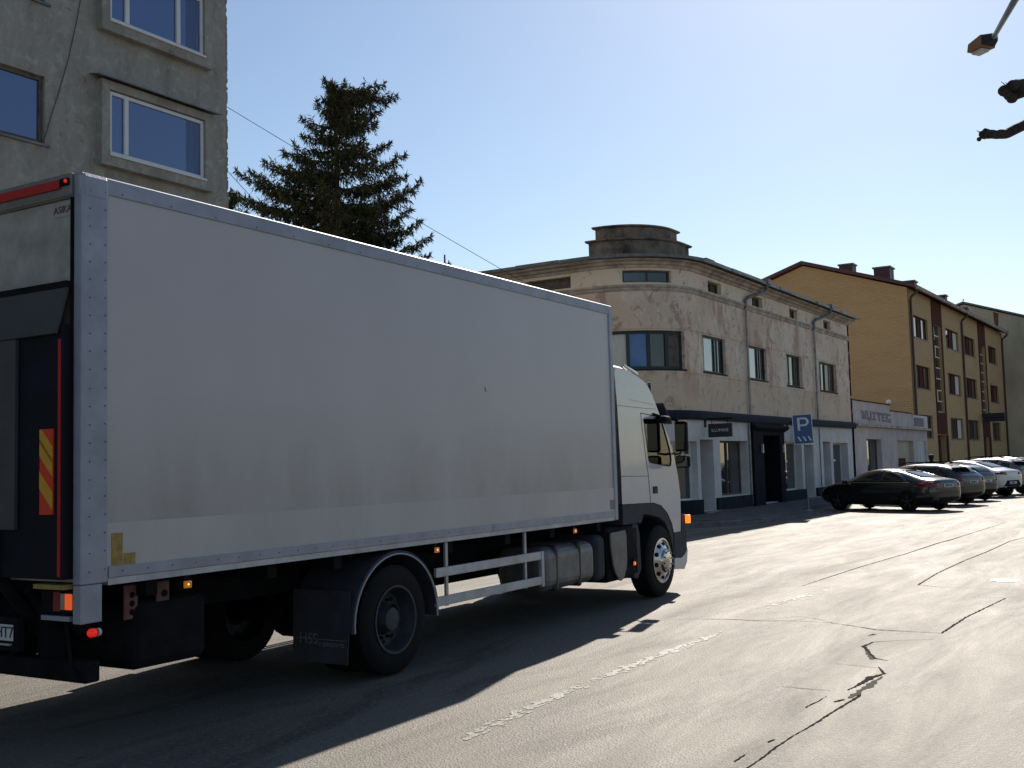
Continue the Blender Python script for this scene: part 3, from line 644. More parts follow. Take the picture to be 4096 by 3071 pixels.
for a, b in ((6.6, 8.7), (22.4, 24.4)):
    d_ = rect_on(yp, a, b, .2, 3.15, -.4, -.34).build('entrance_door', 'maroon', YB)
    rect_on(yp, a+.25, a+.8, .6, 2.9, -.339, -.33).build('pane', 'glass', d_)
    rect_on(yp, a-.35, a-.004, .2, 3.2, -.02, .10).build('door_surround', 'maroon', YB); rect_on(yp, b+.004, b+.35, .2, 3.2, -.02, .10).build('door_surround', 'maroon', YB)
    for i in range(4): rect_on(yp, a-.2, b+.2, -.05, .3+.16*(3-i)*.5, .02+.34*i, .36+.34*i).build('entrance_step', 'steptile', YB)
    q0 = yp.at(b+.3, .25); q1 = yp.at(b+3.2, .25); MB().tube([(*q0, 1.55), (*q1, .95)], .035, 6).build('handrail', 'pipebrown', YB); MB().tube([(*q1, .95), (*q1, .1)], .03, 6).build('handrail_post', 'pipebrown', YB)
# gable
g0 = Vector(Y0); gx = -gn
def G(d, z, o=0.): q = g0 + gx*d - ye*o; return (q.x, q.y, z)
MB().prism([G(.0, -.1, 0.), G(13.0, -.1, 0.), G(13.0, 12.2, 0.), G(6.45, 14.35, 0.), G(0, 12.2, 0.)], tuple((ye*.3).to_3d())).build('gable_wall', 'ybrick', YB)
q = [g0+gx*13.0+ye*0, g0+gx*13.0+ye*33]; MB().prism([(*q[0], -.1), (*q[1], -.1), (*q[1], 12.2), (*q[0], 12.2)], tuple((gx*-.3).to_3d())).build('rear_wall', 'ybrick', YB)
q = [g0+ye*32.7, g0+gx*13+ye*32.7]; MB().prism([(*q[0], -.1), (*q[1], -.1), (*q[1], 12.2), (*(g0+gx*6.45+ye*32.7), 14.35), (*q[0], 12.2)], tuple((ye*.3).to_3d())).build('gable_wall', 'ybrick', YB)
for sgn, d0, d1 in ((1, -.55, 6.45), (-1, 13.55, 6.45)):
    A = [G(d0, 12.12, .35), G(d1, 14.42, .35)]
    off = (ye*33.8).to_3d()
    rp_ = MB(); a0_, a1_ = Vector(A[0]), Vector(A[1]); th = Vector((0, 0, .22))
    rp_.add([a0_, a1_, a1_+th, a0_+th, a0_+off, a1_+off, a1_+th+off, a0_+th+off], [(0, 1, 2, 3), (7, 6, 5, 4), (0, 4, 5, 1), (3, 2, 6, 7), (0, 3, 7, 4), (1, 5, 6, 2)]).build('roof', 'maroonroof', YB)
sweep(yp, -.3+.3, yp.L, [(.5, 12.08), (.62, 12.10), (.64, 12.22), (.5, 12.2)]).build('gutter', 'cornice', YB)
for a in (.35, 15.6, 32.4):
    q0 = yp.at(a, .52); q1 = yp.at(a, .10)
    MB().tube([(*q0, 12.1), (*q0, 11.95), (*(q0.lerp(q1, .9)), 11.65), (*q1, 11.45), (*q1, .3)], .075, 8).build('downpipe', 'pipebrown', YB, smooth=True)
for d, o_, w1, w2, h0, h1 in ((5.0, 5.0, .9, 1.0, 13.6, 14.85), (2.1, 3.0, 1.0, 1.2, 12.9, 14.0), (.9, 4.5, .8, .9, 12.6, 13.15), (1.3, 16, .7, .8, 12.6, 13.6), (1.3, 24, .7, .8, 12.6, 13.5)):
    q = g0+gx*d+ye*o_; ch = MB().box(q.x-w1/2, q.x+w1/2, q.y-w2/2, q.y+w2/2, h0, h1).build('chimney', 'maroonroof', YB); MB().box(q.x-w1/2-.08, q.x+w1/2+.08, q.y-w2/2-.08, q.y+w2/2+.08, h1+.002, h1+.1).build('cap', 'roofmetal', ch)
q0 = yp.at(21.6, .0); sb = empty('sign_box', (q0.x, q0.y, 0), -hy, 'black projecting sign box above the yellow block entrance', 'sign')
MB().box(.15, 1.7, -.09, .09, 4.35, 5.0).build('board', 'signnavy', sb, bevel=.02); MB().tube([(0, 0, 4.9), (.2, 0, 4.9)], .03, 6).build('bracket', 'black', sb)
MB().box(.25, 1.6, -.096, -.091, 4.62, 4.68).build('stripe', 'plinth', sb)

# ------------------------------------------------------------------ far olive house + bird on its ridge
FH = empty('olive_house', (0, 0, 0), 0, 'far olive grey house with bare gable and rust streak behind the yellow block', 'house')
gy0 = 106.
gab = [(-22.5, -.1), (-2.0, -.1), (-2.0, 10.3), (-17.2, 15.5), (-22.5, 13.7)]
MB().prism([(x, gy0, z) for x, z in gab], (0, 22, 0)).build('wall', 'olive', FH)
for a, b in (((-1.6, 10.25), (-17.2, 15.6)), ((-17.2, 15.6), (-23.0, 13.65))):
    MB().prism([(a[0], gy0-.25, a[1]), (b[0], gy0-.25, b[1]), (b[0], gy0-.25, b[1]+.16), (a[0], gy0-.25, a[1]+.16)], (0, 22.5, 0)).build('roof', 'roofmetal', FH)
MB().prism([(-14.75, gy0-.02, 14.55), (-14.3, gy0-.02, 14.4), (-14.35, gy0-.02, 13.5), (-14.5, gy0-.02, 12.2), (-14.65, gy0-.02, 13.3)], (0, .018, 0)).build('rust_stain', 'rust', FH)
bd = empty('perched_bird', (-17.2, gy0+.1, 15.76), 0, 'small dark bird perched on the far house ridge', 'bird')
MB().lathe((0, -.14, .12), (0, 1, .35), [(-.12, .005), (-.05, .03), (0, .05), (.1, .075), (.2, .07), (.26, .045), (.30, .05), (.345, .04), (.37, .012), (.41, .002)], 10).build('body', 'bird', bd, smooth=True)
MB().tube([(.03, 0, .08), (.03, 0, .0)], .008, 5).build('leg', 'bird', bd); MB().tube([(-.03, 0, .08), (-.03, 0, .0)], .008, 5).build('leg', 'bird', bd)

# ------------------------------------------------------------------ grey rough-cast apartment house on the left
GH = empty('grey_house', (0, 0, 0), 0, 'grey rough cast apartment house with boxed out windows behind the truck', 'house')
gp = Path([(-18, -12), (-18, 17.0)], 1); ug = lambda y: y+12
go = []
FL = [7.99+2.74*k for k in range(-2, 4)]
for z in FL:
    go += [(ug(13.76), ug(16.2), z+.24, z+1.53, .3), (ug(10.2), ug(12.42), z+.13, z+1.44, .16), (ug(6.0), ug(8.6), z+.13, z+1.44, .16)]
wall_mesh(gp, 0, gp.L, -.1, 24, go).build('wall', 'concrete', GH)
# rough outer arris, side and back
MB().prism([(-18.002, 16.999, -.1), (-18.002, 16.999, 24), (-30, 16.999, 24), (-30, 16.999, -.1)], (0, -.3, 0)).build('side_wall', 'concrete', GH)
ed = MB()
for i in range(190):
    z = random.uniform(3, 13); s_ = random.uniform(.008, .022); ed.box(-18-s_, -17.995+s_*.3, 17.0-s_*.5, 17.0+s_, z, z+random.uniform(.03, .12))
ed.build('ragged_arris', 'concrete', GH, kind='stuff')
for i, z in enumerate(FL):
    # box surround: four thick slabs, stands proud by 0.18
    b_ = MB(); P1 = .18
    for a, b, c_, d_ in ((13.56, 16.42, z+.0, z+.22), (13.56, 16.42, z+1.55, z+1.72), (13.56, 13.75, z+.22, z+1.55), (16.21, 16.42, z+.22, z+1.55)):
        b_.box(-18.05, -18+P1, a, b, c_, d_)
    sr = b_.build('window_surround', 'concrete', GH)
    MB().prism([(-17.68, 13.40, z+1.725), (-17.68, 16.56, z+1.725), (-18.02, 16.56, z+1.80), (-18.02, 13.40, z+1.80)], (0, 0, .018)).build('rain_cap', 'roofmetal', sr)
    gpp = Path([(-18+P1, -12), (-18+P1, 17.0)], 1)
    cs = (.17,) if i % 2 == 0 else (.18, .72)
    window(GH, gpp, ug(13.76), ug(16.2), z+.24, z+1.53, .09, cs, 'pvc', 'glassblue', .07, mull=.10)
    rect_on(gpp, ug(13.74), ug(16.22), z+.20, z+.243, -.1, .03).build('sill', 'pvc', GH)
    rect_on(gpp, ug(15.75), ug(16.12), z+.32, z+1.45, -.0895, -.0885).build('curtain', 'dimcurtain', GH)
    for a, b in ((10.2, 12.42), (6.0, 8.6)):
        window(GH, gp, ug(a), ug(b), z+.13, z+1.44, .10, (.5,), 'woodold', 'glassblue', .08)
        rect_on(gp, ug(a)-.03, ug(b)+.09, z+.085, z+.13, -.1, .05).build('sill', 'roofmetal', GH)
def gz(x, y, X=-17.98): return onx(x/2.072, y/2.072, X)
fc = MB().tube([gz(672, -30), gz(640, 160), gz(565, 500), gz(490, 760), gz(410, 1010), gz(362, 1175)], .007, 5).build('facade_cable', 'cable', GH)

# ------------------------------------------------------------------ box truck  (local: x 0 = right side, -x left; y forward from the rear; z up)
T = empty('box_truck', (-6.15, 4.53, 0), R(1.0), 'large white box truck with chrome wheel cover standing in the street', 'truck')
CB = box('cargo_box', 'boxwhite', T, -2.53, -.012, .05, 7.97, 1.17, 3.86)
box('lower_panel', 'boxlow', CB, -.012, -.006, .2, 7.93, 1.262, 1.55)
MB().prism([(-.10, 0, 3.88), (-.008, 0, 3.878), (0, 0, 3.870), (0, 0, 3.765), (-.02, 0, 3.76), (-.10, 0, 3.76)], (0, 8.01, 0)).build('top_rail', 'alu', CB)
MB().prism([(-2.53, 0, 3.88), (-2.545, 0, 3.84), (-2.545, 0, 3.76), (-2.45, 0, 3.76), (-2.45, 0, 3.88)][::-1], (0, 8.01, 0)).build('top_rail', 'alu', CB)
box('roof_sheet', 'boxwhite', CB, -2.45, -.10, .02, 7.99, 3.862, 3.875)
box('bottom_rail', 'alu', CB, -.06, .0, .21, 8.0, 1.185, 1.262, .006)
box('bottom_rail_lip', 'aluw', CB, -.09, -.008, .21, 8.0, 1.14, 1.184)
box('bottom_rail', 'alu', CB, -2.54, -2.5, .21, 8.0, 1.14, 1.262)
box('corner_post', 'alu', CB, -.08, .004, -.01, .20, 1.16, 3.762, .008); box('corner_post', 'alu', CB, -.075, .004, -.012, .155, .91, 1.158, .006)
box('corner_cap', 'alu', CB, -.09, .007, -.012, .215, 3.70, 3.884, .03)
box('corner_post', 'alu', CB, -2.545, -2.46, -.01, .20, .91, 3.88, .006)
box('corner_post', 'alu', CB, -.07, .004, 7.92, 8.015, 1.14, 3.83, .012); box('corner_post', 'alu', CB, -2.545, -2.46, 7.92, 8.015, 1.14, 3.87, .012)
rv = MB()
def rivet(y, z, x=0.005):
    rv.lathe((x-.003, y, z), (1, 0, 0), [(0, .0055), (.003, .005), (.004, .0)], 6)
for k in range(22):
    z = 1.24+k*.12
    rivet(.055, z, .008); rivet(.175, z+.01, .008)
for k in range(36): rivet(.32+k*.215, 1.225, .004); 
for k in range(18): rivet(.32+k*.43, 3.785, .004)
rv.build('rivets', 'rivet', CB, kind='stuff')
for a, b, c_, d_ in ((.235, .325, 1.265, 1.48), (.335, .43, 1.265, 1.34)): box('conspicuity_sticker', 'labyel', CB, -.0059, -.003, a, b, c_, d_)
box('maker_sticker', 'header', CB, -.006, -.003, 7.80, 7.92, 1.28, 1.40)
MB().tube([(-.010, 4.93, 2.69), (-.010, 4.95, 2.64)], .004, 5).build('scuff', 'header', CB)
box('rail_joint', 'rivet', CB, .0, .002, 5.0, 5.008, 1.185, 1.26)
# rear: header, door, folded flap, tail lift
box('rear_header', 'header', CB, -2.46, -.09, -.025, .05, 3.715, 3.885, .01)
MB().tube([(-2.45, -.03, 3.735), (-.09, -.03, 3.735)], .012, 6).build('header_lip', 'header', CB)
box('red_strip', 'redtape', CB, -2.3, -.185, -.045, -.026, 3.785, 3.845)
hl = box('header_lamp', 'chassis', CB, -.182, -.10, -.045, -.026, 3.80, 3.845); MB().lathe((-.115, -.046, 3.824), (0, -1, 0), [(0, .014), (.008, .012), (.012, 0)], 12).build('bulb', 'redlamp', hl)
dr = box('rear_door', 'doorwht', CB, -2.46, -.085, .0, .04, 3.13, 3.712)
st = box('door_sticker', 'platewhite', CB, -.30, -.10, -.004, -.001, 3.60, 3.69); st.active_material = M['doorwht']
text_mesh('lettering', 'ASIKA', .068, 'brown', st, frame_mtx((-.20, -.006, 3.648), (1, 0, 0), (0, 0, 1)))
fl = MB().prism([(-2.45, -.035, 3.10), (-.088, -.035, 3.105), (-.12, -.10, 2.795), (-2.42, -.10, 2.78)], (0, -.02, .004)).build('weather_flap', 'grill', CB)
box('flap_hinge', 'chassis', CB, -2.46, -.085, -.06, .03, 3.106, 3.15)
box('door_seal', 'chassis', CB, -.088, -.08, -.03, .02, 1.2, 3.715)
TL = box('tail_lift', 'navy', T, -2.44, -.085, -.085, -.02, 1.20, 2.86, .01)
for a in (-.70, -1.95): box('lift_rib', 'grill', TL, a-.02, a+.16, -.12, -.086, 1.52, 2.79, .006)
box('red_marker_tape', 'redtape', TL, -.125, -.10, -.092, -.086, 1.22, 2.76)
ch = box('chevron_board', 'chevred', TL, -.30, -.165, -.098, -.086, 1.62, 2.18)
for k in range(3):
    z = 1.66+k*.215
    if k == 2: pg = [(-.30, 2.16), (-.165, 2.02), (-.165, 2.12), (-.225, 2.179), (-.30, 2.179)]; continue
    pg = [(-.30, z+.13), (-.165, z-.01), (-.165, z+.105), (-.30, z+.245)]
    MB().prism([(x, -.1005, zq) for x, zq in pg], (0, .0025, 0)).build('chevron', 'chevyel', ch)
MB().prism([(x, -.1005, zq) for x, zq in [(-.30, 2.09), (-.165, 1.95), (-.165, 2.06), (-.28, 2.179), (-.30, 2.179)]], (0, .0025, 0)).build('chevron', 'chevyel', ch)
box('lift_foot_strip', 'labyel', TL, -.40, -.09, -.07, .02, 1.135, 1.165)
for a in (-.78, -2.0):
    MB().tube([(a, -.14, 1.56), (a, -.14, 1.28)], .045, 8).build('lift_hinge', 'grill', TL, smooth=True)
    MB().tube([(a, -.10, 1.25), (a+.08, .30, .70)], .05, 8).build('lift_arm', 'chassis', TL)
    MB().tube([(a+.25, -.02, 1.12), (a+.30, .55, .66)], .035, 8).build('lift_ram', 'chassis', TL)
    MB().tube([(a+.02, .25, .9), (a-.12, .05, .58), (a-.05, .1, .52), (a+.1, .2, .60)], .012, 5).build('hose', 'black', TL)
    MB().tube([(a+.35, .2, .9), (a+.55, .1, .60), (a+.62, .12, .54), (a+.68, .2, .62)], .012, 5).build('hose', 'black', TL)
ru = MB().box(-2.4, -.12, .12, .24, .50, .64).build('underrun_bar', 'chassis', T, bevel=.015)
for a in (-2.0, -.62): box('bar_bracket', 'chassis', ru, a-.05, a+.05, .16, .30, .6, 1.15)
tc_ = box('tail_lamp_cluster', 'chassis', T, -.44, -.10, .02, .14, .965, 1.125, .01)
box('lit_lens', 'taillamp', tc_, -.185, -.115, .008, .02, .995, 1.10, .006); box('grey_lens', 'doorwht', tc_, -.225, -.187, .008, .02, .995, 1.10); box('red_lens', 'lampred_off', tc_, -.30, -.227, .008, .02, .985, 1.11); 
box('tail_lamp_guard', 'alu', T, -.40, -.11, -.01, .02, .925, .955)
tcl = box('tail_lamp_cluster', 'chassis', T, -2.44, -2.10, .02, .14, .965, 1.125, .01); box('lit_lens', 'taillamp', tcl, -2.43, -2.36, .008, .02, .995, 1.10)
pl = box('number_plate', 'platewhite', T, -1.20, -.70, -.012, -.002, .765, .875, .004)
text_mesh('lettering', 'HT7', .105, 'plateblack', pl, frame_mtx((-.785, -.014, .82), (1, 0, 0), (0, 0, 1)))
box('plate_holder', 'chassis', T, -1.25, -.66, 0.0, .05, .70, .92)
box('plate_lamp_bar', 'aluw', T, -1.2, -.72, -.02, 0.0, .735, .748)
rl = empty('marker_lamp', (0, 0, 0)); rl.parent = T
MB().tube([(-.10, .12, .88), (-.02, .08, .86), (.03, .05, .855)], .018, 6).build('rubber_arm', 'black', rl); MB().lathe((.035, .05, .853), (0, -1, 0), [(-.03, .016), (-.02, .028), (.012, .028), (.022, .020), (.026, 0)], 14).build('lens', 'redlamp', rl, smooth=True); MB().lathe((.04, .085, .853), (0, 1, 0), [(0, .028), (.022, .025), (.032, 0)], 14).build('clear_lens', 'platewhite', rl, smooth=True)
# chassis
for a in (-.95, -1.75): box('frame_rail', 'chassis', T, a, a+.12, .3, 9.8, .78, 1.13)
for y in (.6, 1.8, 2.6, 4.3, 5.4, 6.4, 7.6): box('cross_member', 'chassis', T, -2.45, -.1, y, y+.1, 1.02, 1.138)
box('equipment_box', 'chassis', T, -1.15, -.18, .55, 1.25, .50, .98, .07); box('equipment_box', 'chassis', T, -2.35, -1.4, .5, 1.3, .52, .98, .06)
box('battery_box', 'chassis', T, -2.45, -1.7, 6.2, 8.6, .42, 1.0, .05); box('air_tank', 'chassis', T, -2.4, -1.8, 4.3, 5.5, .50, .95, .1)
MB().lathe((-2.55/2-.9, 3.36, .5), (1, 0, 0), [(-.1, .10), (.8, .10), (.82, .22), (1.0, .22), (1.02, .1), (1.9, .1)], 12).build('rear_axle', 'chassis', T)
MB().lathe((-2.2, 9.45, .48), (1, 0, 0), [(0, .07), (1.9, .07)], 10).build('front_axle', 'chassis', T)
MB().tube([(-1.35, 3.4, .62), (-1.35, 8.5, .75)], .07, 8).build('drive_shaft', 'chassis', T)
for a, w_ in ((.47, .10), (.74, .10)): pass
rp1 = box('socket_plate', 'brown', T, -.22, -.20, .50, .62, .86, 1.10, .01)
for z in (.91, .97, 1.03): MB().lathe((-.2, .565, z), (1, 0, 0), [(0, .022), (.006, .020), (.007, 0)], 10).build('button', 'chassis', rp1)
rp2 = box('socket_plate', 'brown', T, -.22, -.20, .78, .90, .93, 1.10, .01); MB().lathe((-.2, .85, 1.01), (1, 0, 0), [(0, .026), (.01, .024), (.011, 0)], 10).build('button', 'chassis', rp2)
# wheels
def wheel(name, cx, cy, r, w_, style):
    e = empty(name, (cx, cy, r)); e.parent = T                       # outer face at x=cx, towards +x when style>0
    s_ = 1 if cx > -1.2 else -1
    prof = [(-w_, r*.60), (-w_, r*.90), (-w_+.03, r*.98), (-w_*.5, r), (-.03, r*.98), (0, r*.90), (.004, r*.75), (0, r*.61)]
    MB().lathe((0, 0, 0), (s_, 0, 0), prof, 40).build('tyre', 'black', e, smooth=True)
    if style == 'dual':
        MB().lathe((0, 0, 0), (s_, 0, 0), [(-.02, r*.60), (.008, r*.615), (.006, r*.575), (-.05, r*.55), (-.14, r*.50), (-.15, r*.30), (-.10, r*.24), (-.04, r*.2), (-.03, 0)], 36).build('rim', 'rimdark', e, smooth=True)
        nb = MB(); hb = MB()
        for k in range(10):
            a = 2*math.pi*k/10; nb.lathe((-.145*s_, math.cos(a)*r*.345, math.sin(a)*r*.345), (s_, 0, 0), [(0, .016), (.03, .014), (.031, 0)], 6)
            a += .3; MB().lathe((-.146*s_, math.cos(a)*r*.43, math.sin(a)*r*.43), (s_, 0, 0), [(0, .03), (.003, .028), (.0035, 0)], 10).build('hand_hole', 'black', e)
        nb.build('wheel_nuts', 'chassis', e)
    else:
        MB().lathe((0, 0, 0), (s_, 0, 0), [(-.05, r*.60), (.01, r*.615), (.012, r*.585), (-.01, r*.56), (.0, r*.5), (.035, r*.40), (.05, r*.33), (.085, r*.30), (.10, r*.22), (.105, 0)], 40).build('wheel_cover', 'chrome', e, smooth=True)
        hb = MB(); nb = MB()
        for k in range(10):
            a = 2*math.pi*k/10+.2; n_ = Vector((s_, .35*math.cos(a), .35*math.sin(a))); MB().lathe((.020*s_, math.cos(a)*r*.46, math.sin(a)*r*.46), n_, [(0, .032), (.006, .030), (.0062, 0)], 12).build('hand_hole', 'black', e)
            nb.lathe((.09*s_, math.cos(a)*r*.26, math.sin(a)*r*.26), (s_, 0, 0), [(0, .013), (.02, .011), (.021, 0)], 6)
        nb.build('wheel_nuts', 'chrome', e)
    return e
WR = .5
for cx, w_, s_ in ((-.03, .29, 'dual'), (-.38, .29, 'dual'), (-2.52, .29, 'dual'), (-2.17, .29, 'dual')): wheel('rear_wheel', cx, 3.36, WR, w_, s_)
for cx in (-.05, -2.50): wheel('front_wheel', cx, 9.46, WR, .30, 'cover')
# rear mudguards + flaps
for x0, x1, ox in ((-.68, -.005, 0), (-2.545, -1.87, 0)):
    outer = []; inner = []
    for k in range(25):
        a = R(-4+188*k/24); outer.append((0, 3.36+.645*math.cos(a), .5+.62*math.sin(a))); inner.append((0, 3.36+.615*math.cos(a), .5+.59*math.sin(a)))
    fd = MB()
    n_ = 25
    vs_ = [(x0, p[1], p[2]) for p in outer]+[(x1, p[1], p[2]) for p in outer]+[(x0, p[1], p[2]) for p in inner]+[(x1, p[1], p[2]) for p in inner]; fs = []
    for i in range(n_-1):
        fs += [(i, i+1, n_+i+1, n_+i), (2*n_+i+1, 2*n_+i, 3*n_+i, 3*n_+i+1), (n_+i, n_+i+1, 3*n_+i+1, 3*n_+i), (i+1, i, 2*n_+i, 2*n_+i+1)]
    mg = fd.add(vs_, fs).build('mudguard', 'cabgrey', T, smooth=True)
    MB().tube([((x1 if x1 > -1 else x0)+.002, p[1], p[2]) for p in inner], .009, 6).build('edge_trim', 'alu', mg)
    mf = MB().prism([(x0+.0, 2.735, .82), (x1-.03, 2.735, .82), (x1-.04, 2.70, .20), (x0+.02, 2.70, .20)], (0, -.012, 0)).build('mud_flap', 'cabgrey', T)
    text_mesh('lettering', 'HSS', .13, 'lettergrey', mf, frame_mtx((x0+.20, 2.691, .40), (1, 0, 0), (0, .06, 1)), .001)
    text_mesh('lettering', 'transports', .07, 'lettergrey', mf, frame_mtx((x0+.46, 2.690, .365), (1, 0, 0), (0, .06, 1)), .001)
    MB().box(x0+.06, x0+.62, 2.692, 2.6935, .398, .404).build('underline', 'lettergrey', mf)
# side guard
sg = empty('side_guard', (0, 0, 0)); sg.parent = T
box('guard_rail', 'aluw', sg, -.035, .0, 3.97, 6.0, .81, .90, .006); box('guard_rail', 'aluw', sg, -.035, .0, 3.97, 6.0, .535, .625, .006)
for y in (4.2, 5.72): box('guard_post', 'aluw', sg, -.06, -.037, y-.02, y+.02, .52, 1.13)
box('guard_end_plate', 'aluw', sg, -.033, .003, 6.002, 6.06, .51, .90, .004)
gl_ = box('guard_rail', 'aluw', sg, -2.545, -2.51, 3.97, 6.0, .81, .90); box('guard_rail', 'aluw', sg, -2.545, -2.51, 3.97, 6.0, .535, .625)
# fuel tank, boxes behind cab
tk = MB().box(-.68, -.03, 6.10, 7.42, .42, .93).build('fuel_tank', 'tank', T, bevel=.13, seg=4)
for y in (6.38, 6.95):
    o = MB().box(-.685, -.022, y, y+.07, .412, .938).build('tank_strap', 'strap', tk, bevel=.135, seg=4)
MB().lathe((-.3, 6.25, .93), (0, 0, 1), [(-.02, .06), (.05, .06), (.06, .05), (.062, 0)], 14).build('filler_cap', 'chassis', tk)
MB().box(-.70, -.05, 7.45, 7.75, .40, .98).build('adblue_tank', 'cabgrey', T, bevel=.10, seg=4)
MB().box(-.75, -.06, 7.76, 8.72, .36, 1.05).build('exhaust_box', 'chassis', T, bevel=.05)
pnl = [(-.045, 7.80, .985), (-.045, 8.24, .995), (-.045, 8.27, .93), (-.045, 8.27, .60), (-.045, 8.24, .50), (-.045, 8.17, .40), (-.045, 8.09, .36), (-.045, 8.01, .38), (-.045, 7.92, .47), (-.045, 7.86, .58), (-.045, 7.81, .80)]
MB().prism(pnl, (.03, 0, 0)).build('exhaust_shield', 'tank', T, bevel=.008)
MB().prism([(-.06, 8.55, 1.05), (-.06, 8.72, 1.05), (-.06, 8.78, .9), (-.06, 8.80, .45), (-.06, 8.68, .33), (-.06, 8.55, .35)], (-.5, 0, 0)).build('cab_step_skirt', 'cabgrey', T, bevel=.01)
# side markers
def marker(y, z, m='amber', s_=1.):
    e = box('side_marker', 'chassis', T, -.03, -.012, y-.028, y+.028, z-.02, z+.075)
    box('lens', m, e, -.012, .006, y-.032*s_, y+.032*s_, z-.026, z+.024, .004); MB().lathe((.006, y, z), (1, 0, 0), [(0, .007), (.002, .005), (.003, 0)], 8).build('bulb', 'ambereye', e)
for y in (.89, 3.99, 6.83): marker(y, 1.075)
marker(8.46, .55, 'taillamp', .8)
# ---- cab
SID = [(8.20, 1.33), (8.20, 1.69), (8.15, 2.62), (8.10, 3.02), (8.14, 3.085), (8.45, 3.075), (8.77, 3.02), (9.0, 2.96), (9.17, 2.89), (9.30, 2.78), (9.42, 2.64), (9.58, 2.46), (9.80, 2.22), (9.98, 1.95), (10.10, 1.65), (10.16, 1.40), (10.15, 1.10), (10.12, .86), (9.87, .86), (9.81, 1.0), (9.66, 1.15), (9.46, 1.26), (9.20, 1.31)]
def inner2(y, z):      # plan rounding of the corner: the middle of the cab stands further forward and higher
    y2 = y + (.26 if y > 9.15 and z > .84 and not (y < 9.88 and z < 1.3) else 0.); z2_ = z + (.09 if z > 2.8 else 0.); return y2, z2_
def inner1(y, z):
    y2 = y + (.19 if y > 9.15 and z > .84 and not (y < 9.88 and z < 1.3) else 0.); z2_ = z + (.055 if z > 2.8 else 0.); return y2, z2_
HOLE = [(8.965, 2.45), (9.09, 1.885), (9.14, 1.86), (9.76, 1.80), (9.85, 1.81), (9.875, 1.90), (9.83, 2.05), (9.66, 2.33), (9.59, 2.42), (9.50, 2.46)]
XS = -.03; CABW = 2.49
cb = MB(); n_ = len(SID)
loops = []
for x, f in ((XS, None), (XS-.10, inner1), (XS-.42, inner2), (XS-CABW+.42, inner2), (XS-CABW+.10, inner1), (XS-CABW, None)):
    loops.append([(x, *(f(y, z) if f else (y, z))) for y, z in SID])
vs_ = [p for l in loops for p in l]; fs = []
for i in range(len(loops)-1):
    for k in range(n_):
        k2 = (k+1) % n_; fs.append((i*n_+k, i*n_+k2, (i+1)*n_+k2, (i+1)*n_+k))
cb.add(vs_, fs)
for x in (XS, XS-CABW):
    rings = [[Vector((x, y, z)) for y, z in SID], [Vector((x, y, z)) for y, z in HOLE]]
    tr = tessellate_polygon(rings); cb.add([p for r_ in rings for p in r_], tr)
CAB = cb.build('cab', 'cabw', T, smooth=True)
md = CAB.modifiers.new('weld', 'WELD'); md.merge_threshold = .0005
# door seams, roof seam: thin dark grooves
def seam(pts, w_=.008, m='chassis', x=XS):
    MB().tube([(x+.001, y, z) for y, z in pts], w_*.5, 4).build('panel_seam', m, CAB)
seam([(8.875, 2.53), (8.90, 2.35), (9.06, 1.66), (9.10, 1.31)]); seam([(8.20, 1.69), (9.05, 1.675)]); seam([(8.875, 2.53), (9.30, 2.505), (9.5, 2.49)], .012); seam([(8.15, 2.61), (8.8, 2.60), (9.40, 2.60)], .006, 'cabgrey'); seam([(8.5, 2.70), (9.3, 2.66)], .006, 'alu')
fr = MB()
for k in range(len(HOLE)):
    a, b = HOLE[k], HOLE[(k+1) % len(HOLE)]; fr.tube([(XS-.002, *a), (XS-.002, *b)], .008, 6)
fr.build('window_seal', 'black', CAB)
for x in (XS-.012, XS-CABW+.006): MB().prism([(x, y, z) for y, z in HOLE], (.005, 0, 0)).build('side_window', 'clear', CAB)
dh = box('door_handle', 'cabgrey', CAB, XS-.01, XS+.018, 9.20, 9.33, 1.43, 1.53, .01)
# interior seen through the side window
box('seat', 'seat', CAB, -.85, -.35, 8.70, 8.98, 1.3, 2.02, .06); box('seat', 'seat', CAB, -2.2, -1.7, 8.75, 9.1, 1.3, 2.25, .06)
box('dashboard', 'cabgrey', CAB, -2.3, -.2, 9.75, 10.2, 1.55, 1.80, .04)
MB().lathe((-1.95, 9.62, 1.82), (0, -.9, .5), [(-.015, .225), (0, .24), (.015, .225), (0, .21), (-.015, .225)], 24).build('steering_wheel', 'black', CAB)
box('curtain', 'curtain', CAB, -2.38, -2.34, 9.0, 9.2, 1.6, 2.4)
# windscreen and visor
MB().prism([(-.42, 9.97, 2.36), (-2.1, 9.97, 2.36), (-2.1, 10.33, 1.72), (-.42, 10.33, 1.72)], (0, .05, .03)).build('windscreen', 'carglass', CAB)
vz = MB().prism([(.02, 9.50, 2.70), (-2.57, 9.50, 2.70), (-2.57, 9.80, 2.42), (.02, 9.80, 2.42)], (0, .02, .015)).build('sun_visor', 'cabgrey', CAB); vz.location = (-.03, .1, -.02)
# grey wheel-arch trim and lower skirt
ARC = [(8.22, 1.326), (9.20, 1.306), (9.46, 1.256), (9.66, 1.146), (9.81, .996), (9.868, .856), (9.86, .66), (9.99-.02, .66), (9.93, .52), (9.85, .52), (9.80, .70), (9.72, .88), (9.58, 1.02), (9.38, 1.10), (9.0, 1.16), (8.86, 1.16), (8.80, 1.06), (8.22, 1.06)]
MB().prism([(XS-.005, y, z) for y, z in ARC], (-.36, 0, 0)).build('wheel_arch_trim', 'cabgrey', CAB, bevel=.006); MB().prism([(XS-CABW+.005, y, z) for y, z in ARC], (.36, 0, 0)).build('wheel_arch_trim', 'cabgrey', CAB)
BMP = [(9.875, .855), (9.88, .60), (9.86, .36), (10.20, .33), (10.30, .42), (10.34, .55), (10.33, .85), (10.30, 1.08), (10.17, 1.12), (10.155, .855)]
bo = MB(); ll = []
